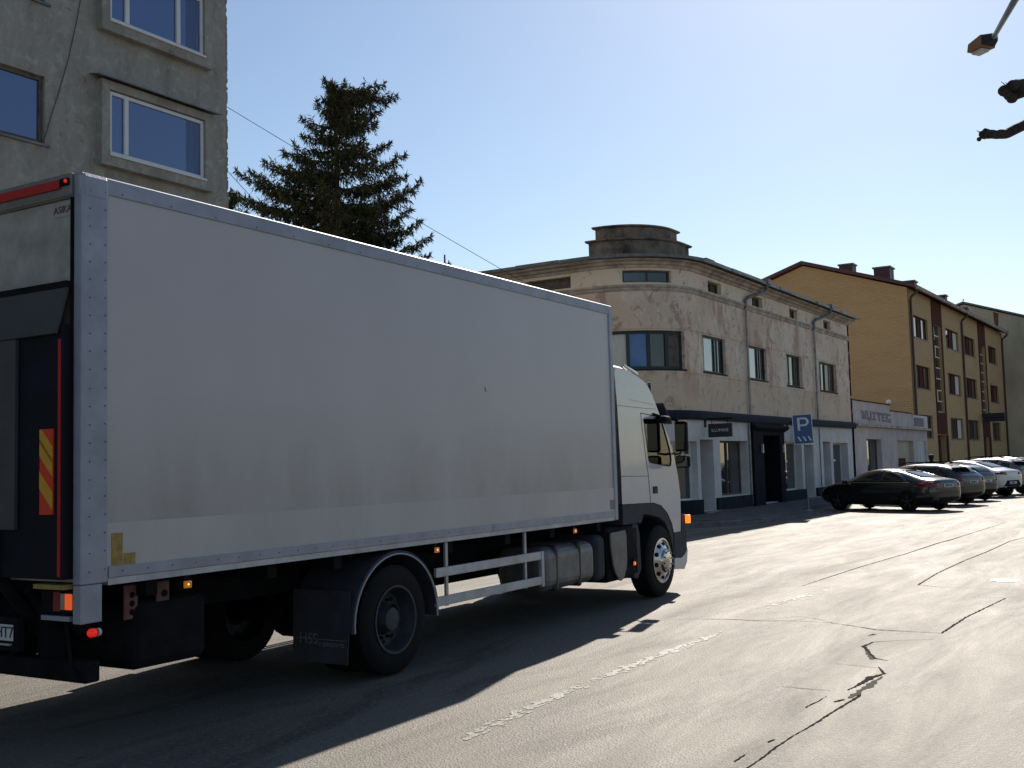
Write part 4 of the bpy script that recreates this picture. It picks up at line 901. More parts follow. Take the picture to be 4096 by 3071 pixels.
for x, dy in ((XS, 0.), (XS-.12, .20), (XS-.45, .30), (XS-CABW+.45, .30), (XS-CABW+.12, .20), (XS-CABW, 0)):
    ll.append([(x, y+(dy if y > 10.0 else 0), z) for y, z in BMP])
m_ = len(BMP); bo.add([p for l in ll for p in l], [(i*m_+k, i*m_+(k+1) % m_, (i+1)*m_+(k+1) % m_, (i+1)*m_+k) for i in range(5) for k in range(m_)] + [tuple(range(m_)), tuple(5*m_+k for k in range(m_))[::-1]])
bu = bo.build('bumper', 'cabgrey', CAB)
MB().prism([(XS+.004, 9.86, .50), (XS+.004, 9.85, .345), (XS+.004, 10.20, .315), (XS+.004, 10.31, .41), (XS+.004, 10.35, .56), (XS+.004, 10.34, .60), (XS+.004, 10.24, .52), (XS+.004, 10.1, .48)], (-.12, 0, 0)).build('bumper_lip', 'cabw', bu)
ind = box('front_indicator', 'cabgrey', CAB, -.10, -.03, 10.28, 10.36, .95, 1.09); box('lit_lens', 'amberlit', ind, -.045, .025, 10.31, 10.385, .965, 1.085, .008)
# mirrors
mr = empty('mirror_assembly', (0, 0, 0)); mr.parent = T
MB().tube([(-.06, 9.80, 2.47), (.06, 9.80, 2.46), (.14, 9.79, 2.43)], .018, 6).build('mirror_arm', 'black', mr); MB().tube([(-.05, 9.97, 1.98), (.06, 9.9, 1.97), (.14, 9.82, 1.985)], .016, 6).build('mirror_arm', 'black', mr)
h1 = MB().box(.085, .265, 9.74, 9.84, 2.0, 2.435).build('mirror_housing', 'black', mr, bevel=.03, seg=3); box('mirror_glass', 'mirror', h1, .10, .25, 9.733, 9.739, 2.03, 2.41)
h2 = MB().box(.075, .29, 9.74, 9.84, 1.77, 1.955).build('mirror_housing', 'black', mr, bevel=.045, seg=3); box('mirror_glass', 'mirror', h2, .10, .27, 9.733, 9.739, 1.79, 1.93)
h3 = MB().box(-.03, .15, 9.32, 9.52, 2.40, 2.50).build('kerb_mirror', 'black', mr, bevel=.04, seg=3); MB().tube([(-.04, 9.28, 2.53), (.05, 9.36, 2.49)], .02, 6).build('mirror_arm', 'black', mr)
hr = mr.copy(); COL.objects.link(hr); hr.location = (-CABW-.06, 0, 0); hr.scale = (-1, 1, 1)
for c0 in list(mr.children):
    c1 = c0.copy(); COL.objects.link(c1); c1.parent = hr
    for g in c0.children: g1 = g.copy(); COL.objects.link(g1); g1.parent = c1
# roof horn and beacon
MB().tube([(-.35, 9.05, 3.20), (-.35, 9.45, 3.09)], [.022, .05], 12).build('air_horn', 'chrome', CAB, smooth=True); MB().tube([(-.35, 9.2, 3.17), (-.35, 9.2, 2.98)], .015, 6).build('horn_foot', 'chrome', CAB)
box('roof_beacon', 'black', CAB, -.36, -.24, 9.62, 9.74, 2.84, 2.99, .015)

# ------------------------------------------------------------------ cars
def patch(name, m, parent, bvh, poly, axis, eps=.006, sub=3):
    """panel / glass / lamp lying on the body surface: 2D outline projected onto the body and given thickness"""
    tri = tessellate_polygon([[Vector((a, b, 0)) for a, b in poly]]); bm = bmesh.new()
    vv = [bm.verts.new((a, b, 0)) for a, b in poly]
    for t in tri:
        try: bm.faces.new([vv[i] for i in t])
        except Exception: pass
    for _ in range(sub):
        es = [e for e in bm.edges if e.calc_length() > .09]
        if es: bmesh.ops.subdivide_edges(bm, edges=es, cuts=1, use_grid_fill=False); bmesh.ops.triangulate(bm, faces=bm.faces)
    dead = []
    for v in bm.verts:
        a, b = v.co.x, v.co.y
        o_, d_ = {'L': ((-3, a, b), (1, 0, 0)), 'R': ((3, a, b), (-1, 0, 0)), 'B': ((a, -3, b), (0, 1, 0)), 'T': ((a, b, 4), (0, 0, -1)), 'F': ((a, 9, b), (0, -1, 0))}[axis]
        hit = bvh.ray_cast(Vector(o_), Vector(d_))
        if hit[0] is None: dead.append(v)
        else: v.co = hit[0] + hit[1]*eps if hit[1].dot(Vector(d_)) < 0 else hit[0]-hit[1]*eps
    if dead: bmesh.ops.delete(bm, geom=dead, context='VERTS')
    me = bpy.data.meshes.new(name); bm.to_mesh(me); bm.free(); me.materials.append(M[m] if isinstance(m, str) else m)
    for p in me.polygons: p.use_smooth = True
    o = bpy.data.objects.new(name, me); COL.objects.link(o); o.parent = parent
    sd = o.modifiers.new('thick', 'SOLIDIFY'); sd.thickness = .01; sd.offset = 0
    return o
def car(loc, ang, st, paint, label, wins, rearglass, lights, plate, plate_txt, wheels, wr=.33, extras=None, mirror_y=3.4, mirror_z=1.0):
    C_ = empty('parked_car', loc, ang, label, 'car', 'cars parked nose in along the left kerb')
    rings = []
    for y, zb, zs, ws, z_t, wt in st:
        half = [(0, zb), (ws*.75, zb), (ws*.965, zb+.10), (ws, zb+(zs-zb)*.55), (ws*.975, zs), (wt, z_t-.045*min(1, (z_t-zs)*4)), (wt*.72, z_t), (0, z_t+.012)]
        rings.append([(x, y, z) for x, z in half]+[(-x, y, z) for x, z in half[-2:0:-1]])
    mb = MB(); k_ = len(rings[0]); mb.add([p for r_ in rings for p in r_], [(i*k_+j, (i+1)*k_+j, (i+1)*k_+(j+1) % k_, i*k_+(j+1) % k_) for i in range(len(rings)-1) for j in range(k_)] + [tuple(range(k_)), tuple((len(rings)-1)*k_+j for j in range(k_))[::-1]])
    body = mb.build('body', paint, C_, smooth=True)
    for p in body.data.polygons: p.use_smooth = True
    if 'sharp_edge' in body.data.attributes: body.data.attributes.remove(body.data.attributes['sharp_edge'])
    ss = body.modifiers.new('subsurf', 'SUBSURF'); ss.levels = 2; ss.render_levels = 2
    body.parent = None; dg = bpy.context.evaluated_depsgraph_get(); dg.update(); bvh = BVHTree.FromObject(body, dg); body.parent = C_
    for w_ in wins:
        for ax in 'LR': patch('side_window', 'carglass', C_, bvh, w_, ax)
    patch('rear_window', 'carglass', C_, bvh, rearglass, 'T')
    for poly, m_, ax in lights:
        patch('tail_lamp', m_, C_, bvh, poly, ax, .008)
        if ax == 'B': patch('tail_lamp', m_, C_, bvh, [(-a, b) for a, b in poly], ax, .008)
    x0, x1, z0, z1 = plate; p_ = patch('number_plate', 'platewhite', C_, bvh, [(x0, z0), (x1, z0), (x1, z1), (x0, z1)], 'B', .01, 1)
    hit = bvh.ray_cast(Vector(((x0+x1)/2, -3, (z0+z1)/2)), Vector((0, 1, 0)))[0]
    if hit: text_mesh('lettering', plate_txt, .10, 'plateblack', p_, frame_mtx(((x0+x1)/2, hit.y-.03, (z0+z1)/2), (1, 0, 0), (0, 0, 1)), .004)
    for y in wheels:
        for s_ in (-1, 1):
            xw = s_*(max(a[3] for a in st)-.012)
            e = empty('wheel', (xw, y, wr)); e.parent = C_
            ar = [(y+(wr+.045)*math.cos(R(t)), wr+(wr+.045)*math.sin(R(t))) for t in range(-20, 201, 20)]
            patch('wheel_arch', 'black', C_, bvh, ar, 'R' if s_ > 0 else 'L', .004)
            MB().lathe((0, 0, 0), (s_, 0, 0), [(-.2, wr*.65), (-.2, wr*.95), (-.1, wr), (-.01, wr*.96), (.008, wr*.85), (.0, wr*.68)], 28).build('tyre', 'black', e, smooth=True)
            rm = MB().lathe((0, 0, 0), (s_, 0, 0), [(-.02, wr*.68), (.006, wr*.69), (.0, wr*.63), (-.05, wr*.60), (-.06, 0)], 28).build('rim', 'black', e, smooth=True)
            sp = MB()
            for k in range(5):
                a = 2*math.pi*k/5+.3
                for da in (-.13, .13): sp.tube([(-.01*s_, math.cos(a)*wr*.12, math.sin(a)*wr*.12), (.0, math.cos(a+da)*wr*.64, math.sin(a+da)*wr*.64)], wr*.045, 5)
            sp.lathe((0, 0, 0), (s_, 0, 0), [(-.03, wr*.16), (.0, wr*.15), (.006, 0)], 12); sp.build('spokes', 'rimdark', e)
    for s_ in (-1, 1):
        mm = MB().box(-.11, .11, -.05, .06, -.06, .07).build('door_mirror', paint, C_, bevel=.04, seg=3); wx = max(a[3] for a in st); mm.location = (s_*(wx+.04), mirror_y, mirror_z)
    patch('underbody', 'black', C_, bvh, [(-.70, .16), (.70, .16), (.74, .42), (.5, .47), (-.5, .47), (-.74, .42)], 'B', .007)
    if extras: extras(C_, bvh)
    return C_
SED = [(0, .40, .80, .66, 1.0, .58), (.10, .30, .86, .84, 1.07, .70), (.55, .22, .90, .91, 1.10, .70), (1.1, .19, .92, .925, 1.28, .60), (1.75, .18, .92, .93, 1.42, .58), (2.4, .18, .91, .93, 1.445, .58), (3.0, .18, .91, .925, 1.36, .58), (3.5, .19, .90, .92, 1.12, .64), (3.75, .19, .91, .91, 1.01, .72), (4.3, .21, .86, .89, .94, .70), (4.62, .24, .76, .82, .83, .62), (4.78, .32, .62, .66, .68, .50)]
SUV = [(0, .45, .95, .68, 1.12, .60), (.10, .34, 1.0, .86, 1.20, .70), (.35, .26, 1.02, .92, 1.42, .66), (.75, .24, 1.03, .93, 1.60, .62), (1.4, .24, 1.03, .935, 1.66, .62), (2.2, .24, 1.02, .935, 1.67, .62), (2.9, .24, 1.01, .93, 1.58, .62), (3.4, .24, 1.0, .92, 1.28, .66), (3.65, .24, .98, .91, 1.10, .74), (4.2, .26, .90, .89, .98, .70), (4.5, .32, .74, .80, .80, .60), (4.62, .42, .6, .62, .66, .46)]
COU = [(0, .48, .95, .68, 1.10, .60), (.10, .36, 1.0, .88, 1.16, .72), (.5, .27, 1.03, .95, 1.22, .70), (1.0, .25, 1.04, .96, 1.40, .62), (1.6, .25, 1.04, .965, 1.56, .60), (2.3, .25, 1.03, .965, 1.61, .60), (2.9, .25, 1.02, .96, 1.54, .60), (3.4, .25, 1.0, .95, 1.28, .66), (3.65, .25, .98, .94, 1.10, .74), (4.2, .27, .92, .91, 1.0, .70), (4.55, .33, .76, .82, .82, .60), (4.68, .44, .6, .62, .66, .46)]
HAT = [(0, .42, .84, .62, 1.0, .56), (.08, .32, .90, .80, 1.10, .66), (.25, .24, .92, .86, 1.28, .62), (.6, .21, .93, .87, 1.42, .58), (1.2, .2, .93, .875, 1.48, .57), (1.9, .2, .92, .875, 1.49, .57), (2.5, .2, .92, .87, 1.40, .57), (2.95, .2, .91, .86, 1.14, .62), (3.15, .2, .89, .85, 1.0, .7), (3.6, .22, .82, .82, .88, .64), (3.85, .28, .7, .74, .74, .55), (3.98, .38, .56, .58, .6, .42)]
EST = [(y, zb, zs*.95, ws, z_*.925, wt) for y, zb, zs, ws, z_, wt in SUV]
HD = Vector((-.913, .407)); CANG = math.atan2(-HD.x, HD.y)
def sedan_lamp(): return [([(.52, .84), (.84, .82), (.85, .97), (.74, .99), (.54, .93)], 'lampred_off', 'B')]
def roof_rails(C_, b):
    for s_ in (-1, 1): MB().tube([(s_*.56, .8, 1.66), (s_*.57, 1.4, 1.735), (s_*.57, 2.4, 1.735), (s_*.56, 2.8, 1.67)], .02, 6).build('roof_rail', 'black', C_)
    MB().lathe((.0, .75, 1.66), (0, 0, 1), [(0, .07), (.05, .05), (.09, .01)], 10).build('antenna_fin', 'black', C_)
    MB().box(-.6, .6, .22, .55, 1.60, 1.63).build('rear_spoiler', 'black', C_, bevel=.012)
def estate_rails(C_, b):
    for s_ in (-1, 1): MB().tube([(s_*.55, .8, 1.53), (s_*.56, 1.4, 1.60), (s_*.56, 2.4, 1.60), (s_*.55, 2.8, 1.53)], .02, 6).build('roof_rail', 'black', C_)
    MB().lathe((.0, .9, 1.53), (0, 0, 1), [(0, .07), (.05, .05), (.09, .01)], 10).build('antenna_fin', 'black', C_)
    MB().box(-.58, .58, .26, .62, 1.475, 1.50).build('rear_spoiler', 'black', C_, bevel=.01)
SW = [[(.98, .985), (1.35, 1.22), (1.75, 1.345), (2.05, 1.36), (2.05, .985)], [(2.12, .985), (2.12, 1.36), (2.55, 1.345), (3.05, 1.20), (3.45, .99)]]
UW = [[(.42, 1.12), (.62, 1.45), (.95, 1.52), (1.05, 1.12)], [(1.12, 1.12), (1.12, 1.55), (1.95, 1.57), (1.95, 1.11)], [(2.02, 1.11), (2.02, 1.57), (2.6, 1.52), (3.3, 1.10)]]
OW = [[(.85, 1.12), (1.2, 1.33), (1.6, 1.46), (1.95, 1.49), (1.95, 1.11)], [(2.02, 1.11), (2.02, 1.50), (2.6, 1.47), (3.3, 1.10)]]
HW = [[(.3, 1.02), (.55, 1.28), (1.05, 1.36), (1.05, 1.0)], [(1.12, 1.0), (1.12, 1.37), (1.75, 1.385), (2.2, 1.33), (2.85, 1.0)]]
SR = [(-.52, .62), (.52, .62), (.46, 1.25), (.40, 1.55), (-.40, 1.55), (-.46, 1.25)]
UR = [(-.56, .16), (.56, .16), (.50, .55), (-.50, .55)]
HR = [(-.5, .13), (.5, .13), (.46, .42), (-.46, .42)]
ORr = [(-.52, .62), (.52, .62), (.44, 1.45), (-.44, 1.45)]
def chrome_trim(C_, b):
    for s_ in 'LR': patch('window_trim', 'chrome', C_, b, [(.92, .955), (3.5, .96), (3.5, .975), (.92, .97)], s_, .012)
    patch('exhaust_trim', 'rimdark', C_, b, [(-.78, .36), (-.5, .36), (-.55, .46), (-.72, .46)], 'B', .012); patch('exhaust_trim', 'rimdark', C_, b, [(.5, .36), (.78, .36), (.72, .46), (.55, .46)], 'B', .012)
def dark_bumper(C_, b):
    patch('bumper_insert', 'black', C_, b, [(-.62, .48), (.62, .48), (.42, .72), (-.42, .72)], 'B', .007); patch('exhaust_tip', 'chrome', C_, b, [(-.62, .42), (-.42, .42), (-.42, .47), (-.62, .47)], 'B', .014)
P_ = {k: carpaint('paint_'+k, c_, me_, ro) for k, c_, me_, ro in (('charcoal', (.018, .018, .020), .4, .25), ('taupe', (.045, .041, .038), .5, .3), ('black', (.014, .015, .018), .3, .25), ('white', (.62, .61, .60), .0, .25), ('bronze', (.15, .135, .115), .5, .3), ('silver', (.34, .33, .31), .6, .3))}
def cpos(px, X): q = onx(px, 1900, X); return (q.x, q.y, 0)
car((-6.98, 38.25, 0), CANG, SED, P_['charcoal'], 'dark charcoal saloon parked first in the row by the parking sign', SW, SR, sedan_lamp(), (-.27, .25, .80, .91), 'KW-176', (.98, 3.85), .335, chrome_trim, 3.45, 1.0)
car(cpos(3895, -6.9), CANG, EST, P_['taupe'], 'grey brown estate with roof rails parked beside the dark saloon', [[(a, b*.93) for a, b in w_] for w_ in UW], UR, [([(.56, .90), (.88, .93), (.86, 1.06), (.60, 1.04)], 'lampred_off', 'B')], (-.27, .25, .80, .91), 'JU-8141', (.92, 3.65), .36, estate_rails, 3.3, 1.06)
car(cpos(3952, -7.0), CANG, HAT, P_['black'], 'small black hatchback parked between the estate and the white coupe', HW, HR, [([(.56, .80), (.82, .80), (.80, 1.05), (.62, 1.05)], 'lampred_off', 'B')], (-.26, .26, .74, .85), 'GS-1', (.68, 3.2), .31, None, 2.85, 1.0)
car(cpos(4052, -6.6), CANG, COU, P_['white'], 'white coupe backed crossover parked next to the black hatchback', OW, ORr, [([(.40, .95), (.88, .99), (.86, 1.08), (.44, 1.07)], 'lampred_off', 'B')], (-.27, .25, .56, .67), 'LE-46', (.92, 3.75), .37, dark_bumper, 3.35, 1.12)
car(cpos(4122, -6.3), CANG, SUV, P_['bronze'], 'bronze estate parked beyond the white coupe at the picture edge', UW, UR, [([(.56, .95), (.88, .98), (.86, 1.12), (.60, 1.10)], 'lampred_off', 'B')], (-.27, .25, .86, .97), 'MB-52', (.92, 3.65), .36, roof_rails, 3.3, 1.12)
car(cpos(4150, -7.4), CANG, SUV, P_['silver'], 'silver van like car parked farthest along the row', UW, UR, [([(.56, .95), (.88, .98), (.86, 1.12), (.60, 1.10)], 'lampred_off', 'B')], (-.27, .25, .86, .97), 'KA-90', (.92, 3.65), .36, None, 3.3, 1.12)

# ------------------------------------------------------------------ parking sign
q = ground(3235, 2040, .14)
PS = empty('parking_sign', (q.x, q.y, .12), R(8), 'blue parking sign with white P and three slanted bars', 'sign')
MB().tube([(.0, 0, 0), (-.05, .0, 3.25)], .022, 10).build('pole', 'signgrey', PS, smooth=True)
MB().lathe((0, 0, 0), (0, 0, 1), [(0, .14), (.02, .13), (.04, .05), (.1, .035)], 14).build('foot', 'signgrey', PS)
def rrect(x0, x1, z0, z1, r_, y):
    out = []
    for cx, cz, a0 in ((x1-r_, z1-r_, 0), (x0+r_, z1-r_, 90), (x0+r_, z0+r_, 180), (x1-r_, z0+r_, 270)):
        for k in range(5): a = R(a0+k*22.5); out.append((cx+r_*math.cos(a), y, cz+r_*math.sin(a)))
    return out
pn = empty('panel', (-.05, 0, 2.22)); pn.parent = PS; pn.rotation_euler = (0, R(-2.3), R(12))
MB().prism(rrect(-.32, .32, 0, 1.0, .04, -.035), (0, -.012, 0)).build('border', 'signwht', pn)
MB().prism(rrect(-.295, .295, .025, .975, .03, -.048), (0, -.003, 0)).build('face', 'signblue', pn)
o_ = []; 
for k in range(13): a = R(90-180*k/12); o_.append((.06+.15*math.cos(a), -.052, .745+.145*math.sin(a)))
i_ = []
for k in range(13): a = R(90-180*k/12); i_.append((.05+.085*math.cos(a), -.052, .745+.085*math.sin(a)))
MB().prism([(-.16, -.052, .46), (-.085, -.052, .46), (-.085, -.052, .60)] + o_[::-1] + [(-.16, -.052, .89)], (0, -.003, 0), [[(-.085, -.052, .66)] + i_[::-1] + [(-.085, -.052, .83)]]).build('letter_p', 'signwht', pn)
for k in range(3):
    x = -.20+k*.165; MB().prism([(x, -.052, .255), (x+.055, -.052, .255), (x+.135, -.052, .105), (x+.08, -.052, .105)], (0, -.003, 0)).build('slanted_bar', 'signwht', pn)

# ------------------------------------------------------------------ street lamp (pole outside the frame)
def rp_at(x, y, depth): 
    d = ray(x, y); return CAM + d*(depth/d.dot(FW))
SL = empty('street_lamp', (0.9, 9.6, .13), 0, 'street lamp with orange trimmed lantern on a long bracket arm', 'street lamp')
o0 = Vector((0.9, 9.6, .13)); hd = rp_at(3975, 150, 16.5)-o0; an = rp_at(4066, -10, 12.0)-o0
d_ = (an-hd).normalized(); topz = 7.2
MB().tube([(0, 0, 0), (0, 0, 1.2), (0, 0, an.z-.35)], [.10, .09, .055], 12).build('pole', 'signgrey', SL, smooth=True)
MB().tube([(0, 0, an.z-.40), (an.x*.35, an.y*.35, an.z-.12), tuple(an), tuple(hd)], [.045, .042, .04, .035], 10).build('arm', 'signgrey', SL, smooth=True)
# lantern: tapered box hanging below the arm end, along the arm direction flattened
ax = (-_rt*.40+_fh*.92).normalized(); sd_ = Vector((ax.y, -ax.x, 0))
def LP(l, s_, z): return hd + ax*(l*.52) + sd_*(s_*.8) + Vector((0, 0, z*.9))
lt = MB(); lv = [LP(-.05, -.07, .05), LP(-.05, .07, .05), LP(-.05, .07, -.06), LP(-.05, -.07, -.06), LP(.22, -.17, .07), LP(.22, .17, .07), LP(.22, .17, -.10), LP(.22, -.17, -.10)]
lt.add(lv, [(0, 1, 2, 3), (4, 7, 6, 5), (0, 4, 5, 1), (1, 5, 6, 2), (2, 6, 7, 3), (3, 7, 4, 0)]).build('gear_housing', 'cabgrey', SL)
lv = [LP(.22, -.18, .08), LP(.22, .18, .08), LP(.22, .19, -.12), LP(.22, -.19, -.12), LP(.75, -.15, .02), LP(.75, .15, .02), LP(.78, .17, -.13), LP(.78, -.17, -.13)]
MB().add(lv, [(0, 1, 2, 3), (4, 7, 6, 5), (0, 4, 5, 1), (1, 5, 6, 2), (2, 6, 7, 3), (3, 7, 4, 0)]).build('hood', 'lampor', SL, bevel=.012)
MB().add([LP(.30, -.13, -.128), LP(.30, .13, -.128), LP(.72, .12, -.138), LP(.72, -.12, -.138), LP(.34, -.10, -.17), LP(.34, .10, -.17), LP(.68, .09, -.18), LP(.68, -.09, -.18)], [(0, 1, 2, 3), (4, 7, 6, 5), (0, 4, 5, 1), (1, 5, 6, 2), (2, 6, 7, 3), (3, 7, 4, 0)]).build('diffuser', 'lampgl', SL, bevel=.01)

# ------------------------------------------------------------------ pollarded lime tree on the right pavement
tb = Vector((2.9, 13.6, .13))
PT = empty('pollard_tree', tuple(tb), 0, 'bare pollarded tree with knobbly dark branch stubs', 'tree')
MB().tube([(0, 0, -.1), (.03, .02, 1.2), (-.02, .05, 2.4), (.0, .0, 3.4)], [.26, .21, .19, .20], 14).build('trunk', 'bark', PT, smooth=True)
def limb(pts, rad):
    q = []; rr = []
    P = [Vector(p) for p in pts]
    for i in range(len(P)-1):
        for k in range(5): q.append(P[i].lerp(P[i+1], k/5)+Vector((random.gauss(0, .006), random.gauss(0, .006), random.gauss(0, .006)))); rr.append((rad[i]*(1-k/5)+rad[i+1]*k/5)*random.uniform(.95, 1.09))
    q.append(P[-1]); rr.append(rad[-1])
    mb = MB().tube(q, rr, 9)
    for _ in range(16):                       # knuckles and stubs at the end
        c = P[-1] + Vector((random.gauss(0, rad[-1]*.4), random.gauss(0, rad[-1]*.4), random.gauss(0, rad[-1]*.38))); r0 = rad[-1]*random.uniform(.35, .6)
        mb.lathe(c, (random.gauss(0, 1), random.gauss(0, 1), random.gauss(0, 1)), [(-r0, .0), (-r0*.85, r0*.5), (-r0*.4, r0*.9), (0, r0), (r0*.4, r0*.9), (r0*.85, r0*.5), (r0, 0)], 10)
    for _ in range(5):
        c = P[-1]; d = Vector((random.gauss(0, 1), random.gauss(0, 1), random.gauss(0, .6))).normalized(); mb.tube([c, c+d*rad[-1]*random.uniform(1.2, 1.9)], [.012, .004], 5)
    return mb.build('branch', 'bark', PT, smooth=True)
L1 = [rp_at(x, y, dd)-tb for x, y, dd in ((4150, 345, 14.6), (4090, 352, 14.5), (4050, 365, 14.4))]
limb([(0, 0, 3.3), (.0, -.1, 4.6)] + [tuple(p) for p in L1], [.20, .16, .13, .12, .135])
L2 = [rp_at(x, y, dd)-tb for x, y, dd in ((4200, 440, 15.0), (4100, 500, 14.9), (4020, 540, 14.8), (3960, 538, 14.7), (3935, 536, 14.7))]
limb([(-.05, 0, 3.2), (-.3, .1, 4.2)] + [tuple(p) for p in L2], [.17, .12, .08, .07, .062, .06, .07])
limb([(0, 0, 3.3), (.5, .3, 4.2), (1.1, .7, 5.0)], [.16, .1, .11]); limb([(0, 0, 3.3), (.2, -.7, 4.3), (.4, -1.3, 5.3)], [.15, .1, .11]); limb([(0, 0, 3.3), (.3, .8, 4.4), (.2, 1.5, 5.6)], [.15, .1, .11])

# ------------------------------------------------------------------ spruces in the yard
def spruce(base, height, branches, extra, name, label, group, lean=(0, 0), fullness=1.0, low=1.6, maxr=4.2, seed=3):
    rnd = random.Random(seed); S = empty(name, tuple(base), 0, label, 'tree', group)
    rgt = _rt; dep = _fh
    tp = [Vector((lean[0]*t*t, lean[1]*t*t, height*t)) for t in (0, .25, .5, .75, 1)]
    MB().tube(tp, [.26*height/13, .21*height/13, .15*height/13, .09*height/13, .03], 10).build('trunk', 'bark', S, smooth=True)
    def tr(z):
        t = max(0, min(1, z/height)); return Vector((lean[0]*t*t, lean[1]*t*t, z))
    tw = MB(); wood = MB()
    def shoot(p, d, ln, r_):
        """needle-clad shoot: a slim six-faced spindle with a few needle tufts"""
        d = d.normalized(); a = d.orthogonal().normalized(); a.rotate(Matrix.Rotation(rnd.random()*6.28, 3, d)) ; b = d.cross(a); q = p+d*ln
        m1 = p+d*ln*.35; vs_ = [p]; 
        for k in range(3): t = 2.094*k; vs_.append(m1+(a*math.cos(t)+b*math.sin(t))*r_)
        vs_.append(q); tw.add(vs_, [(0, 1, 2), (0, 2, 3), (0, 3, 1), (4, 2, 1), (4, 3, 2), (4, 1, 3)])
        for k in range(3):
            c = p+d*ln*rnd.uniform(.2, .95); e = (a*rnd.gauss(0, 1)+b*rnd.gauss(0, 1)+d*.8).normalized()*r_*rnd.uniform(1.8, 3.0); s_ = d.cross(e).normalized()*r_*.45
            tw.add([c-s_, c+s_, c+e], [(0, 1, 2)])
    def branch(p0, p1, up, thick=1.0):
        """main limb from trunk p0 to tip p1 with sag and upturned end, clothed with side and hanging shoots"""
        Lb = (p1-p0).length; n_ = max(6, int(Lb/.16)); pts = []
        mid = p0.lerp(p1, .55) + Vector((0, 0, -Lb*.14*up))
        for i in range(n_+1):
            t = i/n_; pts.append(p0*(1-t)**2 + mid*2*t*(1-t) + p1*t*t + Vector((rnd.gauss(0, .02), rnd.gauss(0, .02), rnd.gauss(0, .02))))
        wood.tube(pts, [max(.012, .05*thick*(1-.8*i/n_)) for i in range(n_+1)], 5)
        for i in range(1, n_+1):
            t = i/n_; d = (pts[i]-pts[i-1]).normalized(); sdv = Vector((-d.y, d.x, 0)).normalized()
            wd = .78*math.sin(math.pi*min(1, .18+t*.80))*min(1.0, Lb/2.2)*thick
            for s_ in (-1, 1):
                for rep in range(2):
                    ln = wd*rnd.uniform(.55, 1.2); c = pts[i]; dd = (sdv*s_ + d*rnd.uniform(.2, .9) + Vector((0, 0, rnd.uniform(-.55, .25)))).normalized()
                    m_ = max(1, int(ln/.10))
                    for k in range(m_):
                        pp = c+dd*ln*(k+.5)/m_
                        for _ in range(int(2.6*fullness+rnd.random())):
                            shoot(pp, (dd*.8+Vector((rnd.gauss(0, .5), rnd.gauss(0, .5), rnd.gauss(-.55, .5)))), rnd.uniform(.12, .26), rnd.uniform(.013, .024))
            for rep in range(int(5*fullness)):     # hanging and upright shoots along the limb
                ln = rnd.uniform(.2, .62)*(1 if t < .75 else .45); pp = pts[i]+sdv*rnd.uniform(-.12, .12)
                dd = Vector((rnd.gauss(0, .25), rnd.gauss(0, .25), -1))
                for k in range(int(ln/.09)): shoot(pp+dd*.09*k, dd+Vector((rnd.gauss(0, .5), rnd.gauss(0, .5), 0)), rnd.uniform(.12, .2), rnd.uniform(.012, .022))
            if t > .6:
                for _ in range(3): shoot(pts[i], d*.6+Vector((rnd.gauss(0, .4), rnd.gauss(0, .4), rnd.uniform(.2, 1))), rnd.uniform(.12, .24), rnd.uniform(.018, .03))
        for _ in range(5): shoot(p1, (pts[-1]-pts[-2]).normalized()+Vector((rnd.gauss(0, .5), rnd.gauss(0, .5), rnd.uniform(-.1, .8))), rnd.uniform(.10, .20), .018)
    for z0, lat, z1, dz in branches:
        p0 = tr(z0); p1 = p0*1; p1 = Vector((p0.x, p0.y, 0)) + rgt*lat + dep*dz; p1.z = z1; branch(p0, p1, 1.0)
    for k in range(extra):
        z0 = rnd.uniform(low, height-.08); a = rnd.uniform(0, 6.283); rad = .12+maxr*(1-z0/height)**.72*rnd.uniform(.5, 1.0)
        p0 = tr(z0); p1 = p0 + Vector((math.cos(a)*rad, math.sin(a)*rad, rnd.uniform(-.10, .22)*rad+.1)); branch(p0, p1, 1.0, .9)
    cw = wood.build('limbs', 'bark', S); tw.build('crown', 'needle', S, kind='stuff')
    return S
SB = rp_at(1351, 1000, 35); SB.z = 0
kx = .004126
def sy(y): return 1.85 + (1880-(250+y/1.951))*.00805
def br(z0y, xt, yt, dz=0.): return (sy(z0y), (xt-905)*kx, sy(yt), dz)
BR = [br(200, 820, 105), br(215, 1375, 235, .2), br(190, 1290, 175, -.3), br(230, 965, 110, .2), br(200, 1100, 165, .3), br(300, 860, 325, .4), br(380, 1240, 350, .3), br(300, 1180, 280, -.5), br(230, 1180, 190, .4), br(260, 1220, 240, -.2), br(330, 1120, 330, .6), br(440, 1200, 430, .5), br(470, 1150, 460, -.6), br(500, 640, 410), br(560, 630, 535, .3), br(520, 1200, 500, -.3), br(600, 1130, 605, .5),
      br(760, 490, 670), br(720, 1320, 620, .2), br(860, 1440, 745, -.3), br(980, 1425, 870, .4), br(900, 340, 755), br(880, 440, 765, .5), br(940, 610, 660, -.6), br(1120, 130, 815), br(1060, 260, 860, -.5), br(1200, 130, 985, .4), br(1180, 190, 1075, -.5),
      br(1200, 1560, 940), br(1260, 1440, 960, .5), br(1380, 1470, 1165), br(1420, 1545, 1245, .3), br(1560, 1625, 1380), br(1620, 1605, 1500, .6), br(1500, 300, 1190, .3), br(1000, 1330, 800, 1.2), br(760, 1180, 700, 1.0), br(1100, 700, 980, 1.5), br(1300, 560, 1150, 1.5), br(1300, 1250, 1150, 1.5), br(850, 780, 760, 1.2)]
spruce(SB, sy(150), BR, 92, 'spruce_tree', 'tall ragged dark spruce with broken flat top behind the truck', None, fullness=1.0, low=2.5, maxr=4.3, seed=5)
b2 = rp_at(925, 1000, 42); b2.z = 0
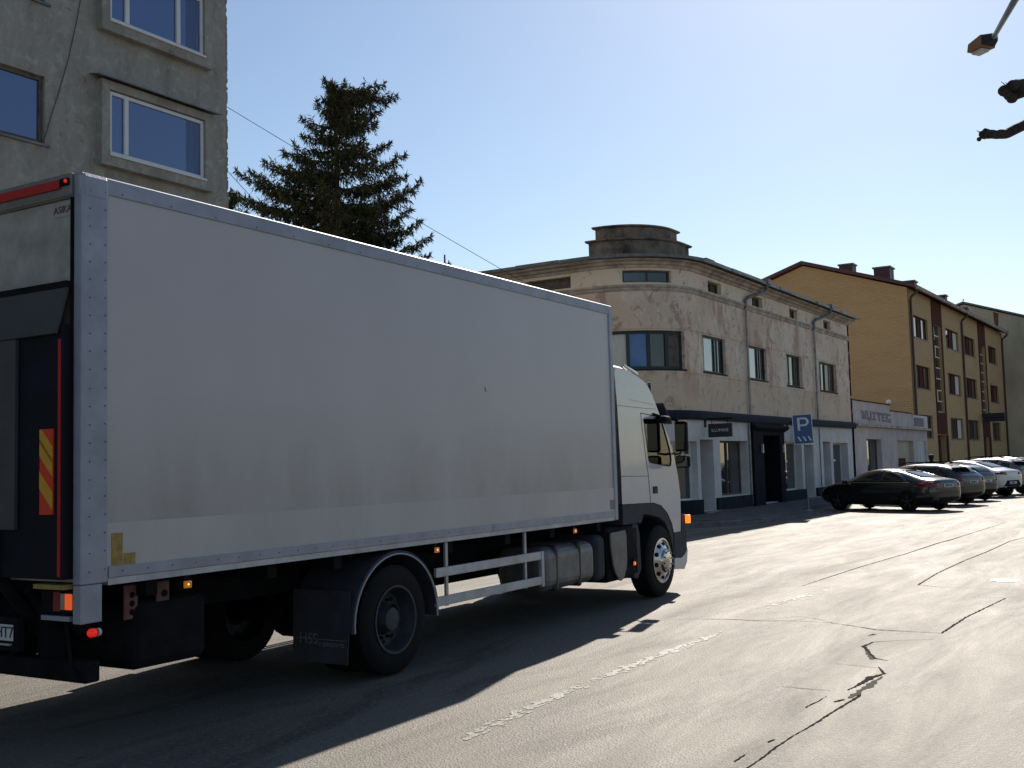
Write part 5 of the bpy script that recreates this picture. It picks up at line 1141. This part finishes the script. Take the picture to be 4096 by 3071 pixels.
spruce(b2, 12.9, [], 44, 'spruce_tree', 'smaller spruce tip peeping out beside the grey house corner', None, fullness=.8, low=7, maxr=4.2, seed=9)
b3 = rp_at(1778, 1000, 41); b3.z = 0
spruce(b3, 9.85, [], 14, 'spruce_tree', 'lone small spruce tip showing above the truck roof edge', None, fullness=.8, low=7.6, maxr=3.0, seed=12)

# ------------------------------------------------------------------ overhead cables
def cable(name, a, b, sag, label, r_=.009):
    a = Vector(a); b = Vector(b); pts = [a.lerp(b, t/24)+Vector((0, 0, -4*sag*(t/24)*(1-t/24))) for t in range(25)]
    o = MB().tube(pts, r_, 5).build(name, 'cable', smooth=True); tag(o, label, 'cable'); return o
A0 = Vector((-27.0, 17.5, 0)); B0 = Vector((-17.6, 29.98, 7.45)); tt = .373
e1 = onx(905, 425, -23.5).z; z0 = B0.z + (e1-B0.z)/(1-tt)
cable('overhead_cable', (A0.x, A0.y, z0+.15), B0, .12, 'upper overhead cable running behind the tall spruce to the corner house')
p1 = onx(905, 668, -23.5); p2 = onx(985, 755, -23.1); d = (p2-p1)
cable('overhead_cable', p1-d*3.0, p1+d*6.0, .1, 'lower overhead cable leaving grey house beside the spruce')
MB().lathe((p1+d*6.0-Vector((0, 0, (p1+d*6).z)))[:], (0, 0, 1), [(0, .12), ((p1+d*6).z+.3, .09), ((p1+d*6).z+.31, 0)], 10)
# ------------------------------------------------------------------ person beyond the parked cars
q = onx(3727, 1850, -9.2)
def person(loc, rz):
    me = bpy.data.meshes.new('person')
    J = {'pel': (0, 0, .95), 'che': (0, 0, 1.22), 'sho': (0, .0, 1.42), 'nek': (0, .01, 1.50), 'h1': (0, .03, 1.58), 'h2': (0, .02, 1.70), 'sL': (-.19, 0, 1.40), 'eL': (-.25, .02, 1.12), 'hL': (-.24, .12, .88), 'sR': (.19, 0, 1.40), 'eR': (.25, .02, 1.12), 'hR': (.24, .12, .88),
         'kL': (-.10, .03, .5), 'aL': (-.11, 0, .08), 'tL': (-.12, .16, .04), 'kR': (.10, .03, .5), 'aR': (.11, 0, .08), 'tR': (.12, .16, .04), 'pL': (-.1, 0, .88), 'pR': (.1, 0, .88)}
    E = [('pel', 'che'), ('che', 'sho'), ('sho', 'nek'), ('nek', 'h1'), ('h1', 'h2'), ('sho', 'sL'), ('sL', 'eL'), ('eL', 'hL'), ('sho', 'sR'), ('sR', 'eR'), ('eR', 'hR'), ('pel', 'pL'), ('pL', 'kL'), ('kL', 'aL'), ('aL', 'tL'), ('pel', 'pR'), ('pR', 'kR'), ('kR', 'aR'), ('aR', 'tR')]
    rad = dict(pel=.15, che=.16, sho=.13, nek=.055, h1=.085, h2=.085, sL=.075, eL=.055, hL=.04, sR=.075, eR=.055, hR=.04, kL=.07, aL=.05, tL=.045, kR=.07, aR=.05, tR=.045, pL=.1, pR=.1)
    ks = list(J); me.from_pydata([J[k] for k in ks], [(ks.index(a), ks.index(b)) for a, b in E], []); o = bpy.data.objects.new('person', me); COL.objects.link(o)
    md = o.modifiers.new('skin', 'SKIN'); 
    sl = me.skin_vertices[0].data if me.skin_vertices else None
    if sl is None:
        bm = bmesh.new(); bm.from_mesh(me); bm.verts.layers.skin.verify(); bm.to_mesh(me); bm.free(); sl = me.skin_vertices[0].data
    for i, k in enumerate(ks): sl[i].radius = (rad[k], rad[k]*(.75 if k in ('pel', 'che', 'sho') else 1)); sl[i].use_root = (k == 'pel')
    s2 = o.modifiers.new('sub', 'SUBSURF'); s2.levels = 2; s2.render_levels = 2
    me.materials.append(M['clothdark']); o.location = loc; o.rotation_euler = (0, 0, rz)
    hd_ = MB().lathe((0, .03, 1.60), (0, 0, 1), [(-.10, .03), (-.06, .075), (0, .098), (.08, .105), (.14, .085), (.17, .03), (.175, 0)], 16).build('hair', 'clothdark', o, smooth=True)
    fc_ = MB().lathe((0, .055, 1.60), (0, .4, 1), [(-.10, .02), (-.06, .07), (0, .085), (.06, .08), (.09, .04), (.1, 0)], 14).build('face', 'skin', o, smooth=True)
    return o
pp = person((q.x, q.y, .14), R(20)); tag(pp, 'person in dark clothing standing beyond the parked cars', 'person')
